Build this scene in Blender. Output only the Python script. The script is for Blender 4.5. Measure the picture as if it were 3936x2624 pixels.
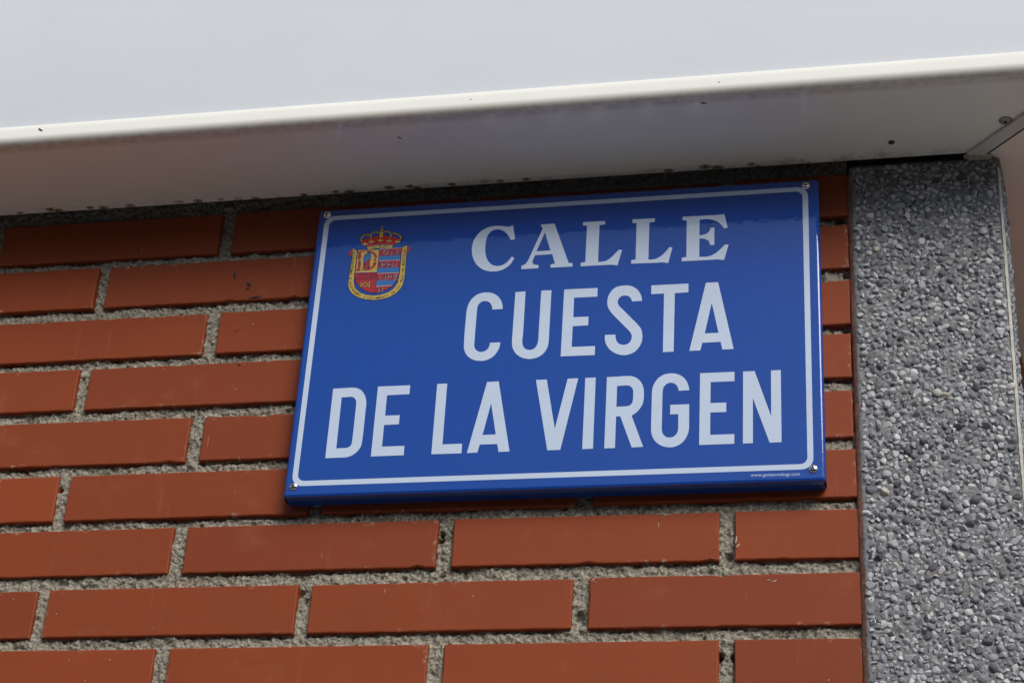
import bpy, bmesh, math, random
import numpy as np
from mathutils import Vector, Matrix
from mathutils.geometry import tessellate_polygon

for o in list(bpy.data.objects):
    bpy.data.objects.remove(o)
sc = bpy.context.scene
COL = sc.collection
R = math.radians
H = 2.10                      # height of the lowest visible brick course above the pavement

# ------------------------------------------------------------------ camera
cam_data = bpy.data.cameras.new('camera')
cam = bpy.data.objects.new('camera', cam_data)
COL.objects.link(cam)
cam_data.sensor_width = 36.0
cam_data.lens = 67.355
cam_data.clip_start = 0.02
cam_data.clip_end = 600.0
right = Vector((0.9787, 0.1970, 0.0580))
down = Vector((-0.0467, 0.4888, -0.8712))
fwd = Vector((-0.2000, 0.8499, 0.4876))
fwd.normalize(); right = (right - fwd * right.dot(fwd)).normalized(); up = right.cross(fwd)
m = Matrix((right, up, -fwd)).transposed().to_4x4()
m.translation = Vector((0.1569, -1.5189, -0.5301 + H))
cam.matrix_world = m
sc.camera = cam

# ------------------------------------------------------------------ sky and sun
SUN_ELEV, SUN_AZ = 36.0, 31.0          # azimuth: 0 = straight out from the wall (-Y), + towards +X
w = bpy.data.worlds.new('World'); sc.world = w; w.use_nodes = True
nt = w.node_tree; nt.nodes.clear()
sky = nt.nodes.new('ShaderNodeTexSky'); sky.sky_type = 'NISHITA'; sky.sun_disc = False
sky.sun_elevation = R(SUN_ELEV); sky.sun_rotation = R(180.0 - SUN_AZ)
sky.air_density = 1.0; sky.dust_density = 2.0; sky.ozone_density = 1.0; sky.altitude = 600
hs = nt.nodes.new('ShaderNodeHueSaturation'); hs.inputs['Saturation'].default_value = 1.05
bg = nt.nodes.new('ShaderNodeBackground'); bg.inputs['Strength'].default_value = 0.060
wo = nt.nodes.new('ShaderNodeOutputWorld')
nt.links.new(sky.outputs['Color'], hs.inputs['Color']); nt.links.new(hs.outputs['Color'], bg.inputs['Color'])
nt.links.new(bg.outputs['Background'], wo.inputs['Surface'])
sd = bpy.data.lights.new('sun', 'SUN'); sd.energy = 1.5; sd.angle = R(36); sd.color = (1.0, 0.95, 0.88)
sun = bpy.data.objects.new('sun', sd); COL.objects.link(sun)
sv = Vector((math.sin(R(SUN_AZ)) * math.cos(R(SUN_ELEV)), -math.cos(R(SUN_AZ)) * math.cos(R(SUN_ELEV)), math.sin(R(SUN_ELEV))))
sun.rotation_euler = sv.to_track_quat('Z', 'Y').to_euler(); sun.location = sv * 20
vs = sc.view_settings
vs.view_transform = 'Standard'; vs.look = 'None'; vs.gamma = 1.0; vs.use_curve_mapping = False
vs.exposure = 1.04
sc.render.engine = 'CYCLES'

# ------------------------------------------------------------------ helpers
rnd = random.Random(7)
rng = np.random.default_rng(11)

def link(name, me, mat, parent=None, loc=(0, 0, 0), smooth=False):
    o = bpy.data.objects.new(name, me)
    COL.objects.link(o)
    o.location = loc
    if parent: o.parent = parent
    if mat and not me.materials: me.materials.append(mat)
    if smooth: me.shade_smooth()
    return o

def mesh(name, verts, faces):
    me = bpy.data.meshes.new(name)
    me.from_pydata([tuple(map(float, v)) for v in verts], [], [tuple(map(int, f)) for f in faces])
    me.update()
    return me

def from_bm(name, bm):
    me = bpy.data.meshes.new(name)
    bm.to_mesh(me); bm.free()
    return me

def empty(name, loc, label, cat, group=None):
    o = bpy.data.objects.new(name, None); COL.objects.link(o)
    o.empty_display_size = 0.1; o.location = loc
    o['label'] = label; o['category'] = cat
    if group: o['group'] = group
    return o

def box_bm(x0, x1, y0, y1, z0, z1, bev=0.0, seg=2):
    bm = bmesh.new()
    bmesh.ops.create_cube(bm, size=1.0)
    for v in bm.verts:
        v.co = Vector(((x0 + x1) / 2 + v.co.x * (x1 - x0), (y0 + y1) / 2 + v.co.y * (y1 - y0), (z0 + z1) / 2 + v.co.z * (z1 - z0)))
    if bev:
        bmesh.ops.bevel(bm, geom=list(bm.edges), offset=bev, segments=seg, profile=0.5, affect='EDGES')
    return bm

def vnoise(nx, nz, cell, seed):
    """smooth value noise on an nx by nz lattice, feature size `cell` lattice steps"""
    g = np.random.default_rng(seed)
    cx, cz = int(nx / cell) + 3, int(nz / cell) + 3
    a = g.random((cx, cz)) * 2 - 1
    x = np.arange(nx) / cell; z = np.arange(nz) / cell
    ix, iz = x.astype(int), z.astype(int); fx, fz = x - ix, z - iz
    fx = fx * fx * (3 - 2 * fx); fz = fz * fz * (3 - 2 * fz)
    p = a[np.ix_(ix, iz)]; q = a[np.ix_(ix + 1, iz)]; r = a[np.ix_(ix, iz + 1)]; s = a[np.ix_(ix + 1, iz + 1)]
    fx = fx[:, None]; fz = fz[None, :]
    return (p * (1 - fx) + q * fx) * (1 - fz) + (r * (1 - fx) + s * fx) * fz

def np_mesh(name, V, F):
    me = bpy.data.meshes.new(name)
    me.vertices.add(len(V)); me.vertices.foreach_set('co', np.asarray(V, np.float32).ravel())
    n = F.shape[1]
    me.loops.add(F.size); me.loops.foreach_set('vertex_index', F.astype(np.int32).ravel())
    me.polygons.add(len(F)); me.polygons.foreach_set('loop_start', np.arange(0, F.size, n, dtype=np.int32))
    me.polygons.foreach_set('loop_total', np.full(len(F), n, np.int32))
    me.update(calc_edges=True); me.validate()
    return me

def sweep(name, profile, path_fn, ts):
    """profile: list of (d,z); path_fn(t, d) -> (x,y)"""
    V, F = [], []
    n = len(profile)
    for t in ts:
        for d, z in profile:
            x, y = path_fn(t, d); V.append((x, y, z))
    for i in range(len(ts) - 1):
        for j in range(n - 1):
            a = i * n + j
            F.append((a, a + n, a + n + 1, a + 1))
    return V, F

# ------------------------------------------------------------------ materials
def new_mat(name):
    mt = bpy.data.materials.new(name); mt.use_nodes = True
    n = mt.node_tree; b = n.nodes['Principled BSDF']
    return mt, n, b

class G:
    """small node-graph helper"""
    def __init__(s, n): s.n = n
    def node(s, t, **kw):
        nd = s.n.nodes.new(t)
        for k, v in kw.items(): setattr(nd, k, v)
        return nd
    def con(s, v, sock):
        if hasattr(v, 'is_output') or isinstance(v, bpy.types.NodeSocket): s.n.links.new(v, sock)
        elif isinstance(v, (tuple, list)) and len(v) == 3 and sock.type == 'RGBA': sock.default_value = (*v, 1)
        else: sock.default_value = v
    def math(s, op, a, b=0.0, c=None):
        nd = s.node('ShaderNodeMath', operation=op)
        s.con(a, nd.inputs[0]); s.con(b, nd.inputs[1])
        if c is not None: s.con(c, nd.inputs[2])
        return nd.outputs[0]
    def mr(s, v, a, b, c=0.0, d=1.0, smooth=True):
        nd = s.node('ShaderNodeMapRange', interpolation_type='SMOOTHSTEP' if smooth else 'LINEAR')
        s.con(v, nd.inputs[0])
        for i, q in enumerate((a, b, c, d)): nd.inputs[i + 1].default_value = q
        return nd.outputs[0]
    def mix(s, f, a, b):
        nd = s.node('ShaderNodeMix', data_type='RGBA')
        s.con(f, nd.inputs[0]); s.con(a, nd.inputs[6]); s.con(b, nd.inputs[7])
        return nd.outputs[2]
    def coord(s, scale=(1, 1, 1), which='Object', loc=(0, 0, 0)):
        tc = s.node('ShaderNodeTexCoord'); mp = s.node('ShaderNodeMapping')
        mp.inputs['Scale'].default_value = scale; mp.inputs['Location'].default_value = loc
        s.n.links.new(tc.outputs[which], mp.inputs['Vector'])
        return mp.outputs[0]
    def noise(s, vec, scale, detail=3, rough=.5, dist=0.0):
        nd = s.node('ShaderNodeTexNoise')
        s.con(vec, nd.inputs['Vector']); nd.inputs['Scale'].default_value = scale
        nd.inputs['Detail'].default_value = detail; nd.inputs['Roughness'].default_value = rough; nd.inputs['Distortion'].default_value = dist
        return nd.outputs['Fac']
    def vor(s, vec, scale, out='Distance', feature='F1', rand=1.0, dims='3D'):
        nd = s.node('ShaderNodeTexVoronoi', feature=feature, voronoi_dimensions=dims)
        s.con(vec, nd.inputs['Vector']); nd.inputs['Scale'].default_value = scale; nd.inputs['Randomness'].default_value = rand
        return nd.outputs[out]
    def bump(s, h, strength, dist, normal=None):
        nd = s.node('ShaderNodeBump'); nd.inputs['Strength'].default_value = strength; nd.inputs['Distance'].default_value = dist
        s.con(h, nd.inputs['Height'])
        if normal is not None: s.con(normal, nd.inputs['Normal'])
        return nd.outputs[0]
    def sep(s, vec):
        nd = s.node('ShaderNodeSeparateXYZ'); s.con(vec, nd.inputs[0]); return nd.outputs

def plain(name, col, rough=.5, metal=0.0, spec=.5):
    mt, n, b = new_mat(name)
    g = G(n); v = g.coord()
    f = g.noise(v, 60, 3)
    n.links.new(g.mix(f, tuple(c * .93 for c in col), tuple(min(1, c * 1.07) for c in col)), b.inputs['Base Color'])
    b.inputs['Roughness'].default_value = rough; b.inputs['Metallic'].default_value = metal
    b.inputs['Specular IOR Level'].default_value = spec
    return mt

def brick_mat():
    mt, n, b = new_mat('brick_clay'); g = G(n)
    v = g.coord()
    oi = g.node('ShaderNodeObjectInfo')
    off = g.node('ShaderNodeVectorMath', operation='MULTIPLY_ADD')
    g.con(v, off.inputs[0]); off.inputs[1].default_value = (1, 1, 1)
    cb = g.node('ShaderNodeCombineXYZ'); r = g.math('MULTIPLY', oi.outputs['Random'], 37.0)
    for i in range(3): g.con(r, cb.inputs[i])
    g.con(cb.outputs[0], off.inputs[2]); v = off.outputs[0]
    big = g.noise(v, 9, 3, .6)
    base = g.mix(big, (0.205, 0.041, 0.0115), (0.262, 0.053, 0.0150))
    base = g.mix(g.mr(oi.outputs['Random'], .35, 1.0, 0, .75, False), base, (0.190, 0.039, 0.0125))
    base = g.mix(g.mr(oi.outputs['Random'], .30, .0, 0, .45, False), base, (0.285, 0.056, 0.0155))
    st = g.node('ShaderNodeMapping'); g.con(v, st.inputs[0]); st.inputs['Scale'].default_value = (14, 14, 400)
    streak = g.noise(st.outputs[0], 1.0, 3, .6)
    base = g.mix(g.mr(streak, .45, .75, 0, .22), base, (0.18, 0.036, 0.0135))
    fine = g.noise(v, 900, 2, .7)
    base = g.mix(g.mr(fine, .55, .8, 0, .25), base, (0.30, 0.075, 0.033))
    dust = g.noise(v, 22, 5, .65)
    base = g.mix(g.mr(dust, .56, .80, 0, .22), base, (0.32, 0.14, 0.085))
    vs_ = g.node('ShaderNodeMapping'); g.con(v, vs_.inputs[0]); vs_.inputs['Scale'].default_value = (95, 95, 9)
    run = g.noise(vs_.outputs[0], 1.0, 4, .7)
    base = g.mix(g.mr(run, .60, .82, 0, .30), base, (0.34, 0.155, 0.095))
    scr = g.noise(vs_.outputs[0], 3.1, 2, .5)
    base = g.mix(g.math('MULTIPLY', g.mr(scr, .735, .76), g.mr(g.noise(v, 26, 2), .5, .62, 0, .6)), base, (0.42, 0.27, 0.20))
    sc2 = g.noise(v, 55, 5, .75)
    base = g.mix(g.mr(sc2, .70, .80, 0, .5), base, (0.085, 0.030, 0.016))
    spk = g.vor(v, 75)
    keep = g.noise(v, 34, 2)
    sp = g.math('MULTIPLY', g.math('LESS_THAN', spk, 0.038), g.math('GREATER_THAN', keep, .57))
    base = g.mix(sp, base, (0.55, 0.46, 0.38))
    dk = g.vor(g.coord(loc=(3, 1, 2)), 42)
    base = g.mix(g.math('MULTIPLY', g.math('LESS_THAN', dk, 0.030), .85), base, (0.03, 0.02, 0.02))
    # pale mortar smears that cling to the arrises (attribute painted on the bevel ring of each brick)
    at = g.node('ShaderNodeAttribute', attribute_name='edge')
    sm = g.math('MULTIPLY', at.outputs['Fac'], g.math('MULTIPLY', g.mr(g.noise(v, 110, 5, .75), .56, .68), g.mr(g.noise(v, 12, 2), .48, .64)))
    base = g.mix(g.math('MULTIPLY', sm, .8), base, (0.42, 0.36, 0.29))
    n.links.new(base, b.inputs['Base Color'])
    b.inputs['Roughness'].default_value = .62; b.inputs['Specular IOR Level'].default_value = .22
    h = g.math('ADD', g.math('MULTIPLY', fine, .5), g.math('MULTIPLY', streak, .6))
    nb = g.bump(h, .16, .0006); nb = g.bump(big, .25, .003, nb)
    n.links.new(nb, b.inputs['Normal'])
    return mt

def mortar_mat(name='mortar', dark=(0.165, 0.150, 0.118), light=(0.36, 0.33, 0.262), red=0.25):
    mt, n, b = new_mat(name); g = G(n); v = g.coord()
    f = g.noise(v, 420, 4, .7)
    gr = g.vor(v, 520, 'Color'); grv = g.sep(gr)[0]
    base = g.mix(g.mr(f, .35, .68), dark, light)
    base = g.mix(g.mr(grv, .80, .95, 0, .5), base, (0.52, 0.48, 0.40))
    base = g.mix(g.mr(grv, .22, .05, 0, .6), base, (0.07, 0.068, 0.06))
    pt = g.noise(v, 14, 4, .6)
    base = g.mix(g.mr(pt, .56, .76, 0, red), base, (0.36, 0.20, 0.13))
    base = g.mix(g.mr(g.noise(v, 6, 3), .35, .68, .0, .38), base, (0.33, 0.30, 0.245))
    lg = g.noise(v, 45, 3)
    base = g.mix(g.mr(lg, .62, .82, 0, .3), base, (0.12, 0.115, 0.10))
    n.links.new(base, b.inputs['Base Color'])
    b.inputs['Roughness'].default_value = .95; b.inputs['Specular IOR Level'].default_value = .15
    h = g.math('ADD', g.math('MULTIPLY', f, 1.0), g.math('MULTIPLY', g.vor(v, 480), .8))
    n.links.new(g.bump(h, .8, .0012), b.inputs['Normal'])
    return mt

def pebble_mat(name, island):
    mt, n, b = new_mat(name); g = G(n); v = g.coord()
    if island:
        r = g.node('ShaderNodeNewGeometry').outputs['Random Per Island']
    else:
        r = g.node('ShaderNodeObjectInfo').outputs['Random']
    ramp = g.node('ShaderNodeValToRGB'); ramp.color_ramp.interpolation = 'LINEAR'
    cr = ramp.color_ramp
    cols = [(0, (0.035, 0.040, 0.052)), (.15, (0.085, 0.093, 0.112)), (.32, (0.175, 0.184, 0.206)), (.55, (0.275, 0.283, 0.306)), (.80, (0.40, 0.405, 0.422)), (.97, (0.54, 0.54, 0.54)), (1, (0.48, 0.44, 0.36))]
    while len(cr.elements) < len(cols): cr.elements.new(.5)
    for e, (p, c) in zip(cr.elements, cols): e.position = p; e.color = (*c, 1)
    g.con(r, ramp.inputs[0])
    f = g.noise(v, 500, 3, .6)
    base = g.mix(g.mr(f, .4, .7, 0, .35), ramp.outputs[0], (0.30, 0.30, 0.31))
    dirt = g.noise(v, 30, 3)
    base = g.mix(g.mr(dirt, .5, .8, 0, .22), base, (0.16, 0.15, 0.135))
    n.links.new(base, b.inputs['Base Color'])
    b.inputs['Roughness'].default_value = .55; b.inputs['Specular IOR Level'].default_value = .35
    n.links.new(g.bump(f, .3, .0005), b.inputs['Normal'])
    return mt

def cement_mat(name, dark, light):
    mt, n, b = new_mat(name); g = G(n); v = g.coord()
    f = g.noise(v, 260, 5, .7); l = g.noise(v, 18, 3)
    base = g.mix(g.mr(f, .35, .7), dark, light)
    base = g.mix(g.mr(l, .5, .75, 0, .45), base, (0.20, 0.165, 0.135))
    n.links.new(base, b.inputs['Base Color']); b.inputs['Roughness'].default_value = .9
    b.inputs['Specular IOR Level'].default_value = .2
    n.links.new(g.bump(f, .6, .001), b.inputs['Normal'])
    return mt

def enamel(name, col, wear=0.0, film=False):
    """glossy printed sheeting on the sign: slight orange peel"""
    mt, n, b = new_mat(name); g = G(n); v = g.coord()
    f = g.noise(v, 28, 4, .6)
    base = g.mix(f, tuple(c * .96 for c in col), tuple(c * 1.04 for c in col))
    if film:
        base = g.mix(g.mr(g.noise(v, 420, 2), .4, .75, 0, .18), base, tuple(c * .82 for c in col))
        base = g.mix(g.mr(g.noise(v, 40, 4), .55, .8, 0, .2), base, (0.66, 0.68, 0.68))
    n.links.new(base, b.inputs['Base Color'])
    b.inputs['Roughness'].default_value = .5; b.inputs['Specular IOR Level'].default_value = .0
    b.inputs['Coat Weight'].default_value = 1.0; n.links.new(g.mr(g.noise(v, 21, 5, .7), .40, .75, .025, .11), b.inputs['Coat Roughness']); b.inputs['Coat IOR'].default_value = 1.62
    peel = g.math('ADD', g.math('MULTIPLY', g.noise(v, 95, 2, .5), 1.0), g.math('MULTIPLY', g.noise(v, 340, 1), .18))
    nb = g.bump(peel, .075, .0016)
    n.links.new(nb, b.inputs['Coat Normal'])
    return mt

def metal_panel(name, col, rough, stains=None, specks=True, coat=0.0, spec=.5):
    mt, n, b = new_mat(name); g = G(n); v = g.coord()
    xyz = g.sep(v)
    l = g.noise(v, 5, 4, .55)
    base = g.mix(l, tuple(c * .95 for c in col), tuple(min(1, c * 1.04) for c in col))
    sm = g.noise(v, 16, 4, .6)
    base = g.mix(g.mr(sm, .56, .8, 0, .10), base, tuple(c * .72 for c in col))
    if specks:
        d = g.vor(v, 46)
        k = g.noise(v, 31, 2)
        base = g.mix(g.math('MULTIPLY', g.math('LESS_THAN', d, .034), g.math('GREATER_THAN', k, .60)), base, (0.05, 0.045, 0.04))
    if stains:
        back, front = stains          # distance coordinate is -y, origin on the wall face
        dist = g.math('MULTIPLY', xyz[1], -1.0)
        # round drip stains that sit in a row on the rear lip
        v1 = g.node('ShaderNodeTexVoronoi', voronoi_dimensions='1D'); v1.inputs['Scale'].default_value = 42.0
        g.con(xyz[0], v1.inputs['W'])
        rc = g.sep(v1.outputs['Color'])
        wob = g.math('SUBTRACT', g.noise(v, 330, 3), .5)
        dx = g.math('DIVIDE', v1.outputs['Distance'], 42.0)
        dy = g.math('MULTIPLY', g.math('SUBTRACT', dist, g.math('MULTIPLY_ADD', rc[0], .0042, back + .0012)), 1.55)
        rr = g.math('MULTIPLY_ADD', rc[1], .0030, .0032)
        dd = g.math('SQRT', g.math('ADD', g.math('MULTIPLY', dx, dx), g.math('MULTIPLY', dy, dy)))
        dd = g.math('ADD', g.math('DIVIDE', dd, rr), g.math('MULTIPLY', wob, .7))
        near = g.math('MULTIPLY', g.mr(rc[2], .12, .4, .25, 1.0), g.math('MULTIPLY', g.mr(g.noise(v, 9, 2), .34, .52, .05, 1), g.mr(xyz[0], .52, .38, .10, 1)))
        spot = g.math('MULTIPLY', g.mr(dd, 1.05, .90), near)
        core = g.math('MULTIPLY', g.mr(dd, .52, .15), near)
        base = g.mix(g.math('MULTIPLY', spot, .80), base, (0.20, 0.110, 0.060))
        ring = g.math('MULTIPLY', g.math('MULTIPLY', g.mr(dd, .74, .88), g.mr(dd, 1.08, .95)), near)
        base = g.mix(g.math('MULTIPLY', ring, .55), base, (0.09, 0.055, 0.035))
        base = g.mix(g.math('MULTIPLY', core, .92), base, (0.035, 0.026, 0.018))
        # grime that collects in a line behind the rolled edge
        gn = g.noise(v, 130, 4, .65)
        band = g.math('MULTIPLY', g.mr(dist, front - .011, front - .001), g.mr(dist, front + .0085, front + .004))
        base = g.mix(g.math('MULTIPLY', band, g.mr(gn, .30, .70, .18, .50)), base, (0.34, 0.295, 0.21))
        # general grime creeping from the wall side
        low = g.mr(dist, back + .024, back)
        base = g.mix(g.math('MULTIPLY', low, g.math('MULTIPLY', g.mr(g.noise(v, 40, 5, .7), .45, .75, 0, .75), g.mr(xyz[0], .30, .55, .45, 1))), base, (0.26, 0.20, 0.15))
    n.links.new(base, b.inputs['Base Color'])
    b.inputs['Roughness'].default_value = rough; b.inputs['Specular IOR Level'].default_value = spec
    b.inputs['Coat Weight'].default_value = coat; b.inputs['Coat Roughness'].default_value = .06
    n.links.new(g.bump(g.noise(v, 7, 2), .05, .01), b.inputs['Normal'])
    return mt

def ground_mat(name, a, c, sc_=3.0):
    mt, n, b = new_mat(name); g = G(n); v = g.coord()
    f = g.noise(v, sc_, 6, .65)
    n.links.new(g.mix(f, a, c), b.inputs['Base Color']); b.inputs['Roughness'].default_value = .9
    n.links.new(g.bump(g.noise(v, 120, 3), .4, .003), b.inputs['Normal'])
    return mt

M = {}
M['brick'] = brick_mat()
M['mortar'] = mortar_mat()
M['pebble'] = pebble_mat('river_pebble', False)
M['pebbles'] = pebble_mat('river_pebble_mass', True)
M['cement'] = cement_mat('pillar_cement', (0.150, 0.150, 0.150), (0.26, 0.26, 0.258))
M['pale_cement'] = cement_mat('pale_cement', (0.40, 0.39, 0.35), (0.60, 0.58, 0.52))
M['red_joint'] = cement_mat('red_stained_joint', (0.17, 0.085, 0.060), (0.31, 0.150, 0.105))
M['blue'] = enamel('blue_enamel', (0.0060, 0.054, 0.300))
M['film'] = enamel('white_film', (0.50, 0.585, 0.715), film=True)
for nm, c in dict(gold=(0.52, 0.36, 0.06), red=(0.36, 0.018, 0.016), sky=(0.032, 0.150, 0.40), ink=(0.006, 0.008, 0.016), white=(0.55, 0.55, 0.52), pearl=(0.20, 0.21, 0.21), green=(0.03, 0.10, 0.08)).items():
    M['c_' + nm] = enamel('crest_' + nm, c)
M['steel'] = plain('screw_steel', (0.80, 0.77, 0.72), .16, 1.0)
M['black'] = plain('black_recess', (0.006, 0.006, 0.006), .8, 0, .2)
M['soffit'] = metal_panel('painted_soffit', (0.87, 0.865, 0.785), .085, stains=(.010, .1225))
M['side_soffit'] = metal_panel('warm_lit_soffit', (0.88, 0.76, 0.66), .22)  # same white soffit, with the warm side street light put into its colour
M['trim'] = metal_panel('white_trim', (0.84, 0.83, 0.80), .35, stains=(-.5, .1225))
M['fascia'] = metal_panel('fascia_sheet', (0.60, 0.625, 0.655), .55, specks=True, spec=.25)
M['strip'] = metal_panel('mitre_strip', (0.60, 0.58, 0.54), .35)
M['seal'] = cement_mat('old_sealant', (0.30, 0.27, 0.20), (0.55, 0.52, 0.42))
M['rust'] = plain('rusty_screw', (0.10, 0.075, 0.05), .6, .6)
M['grey_screw'] = plain('grey_screw', (0.30, 0.29, 0.25), .45, .7)
M['paving'] = ground_mat('paving_concrete', (0.22, 0.200, 0.172), (0.31, 0.280, 0.242))
M['road'] = ground_mat('asphalt', (0.06, 0.06, 0.06), (0.11, 0.105, 0.10))
M['rear_wall'] = plain('hollow_wall_core', (0.10, 0.095, 0.09), .95, 0, .1)

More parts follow.
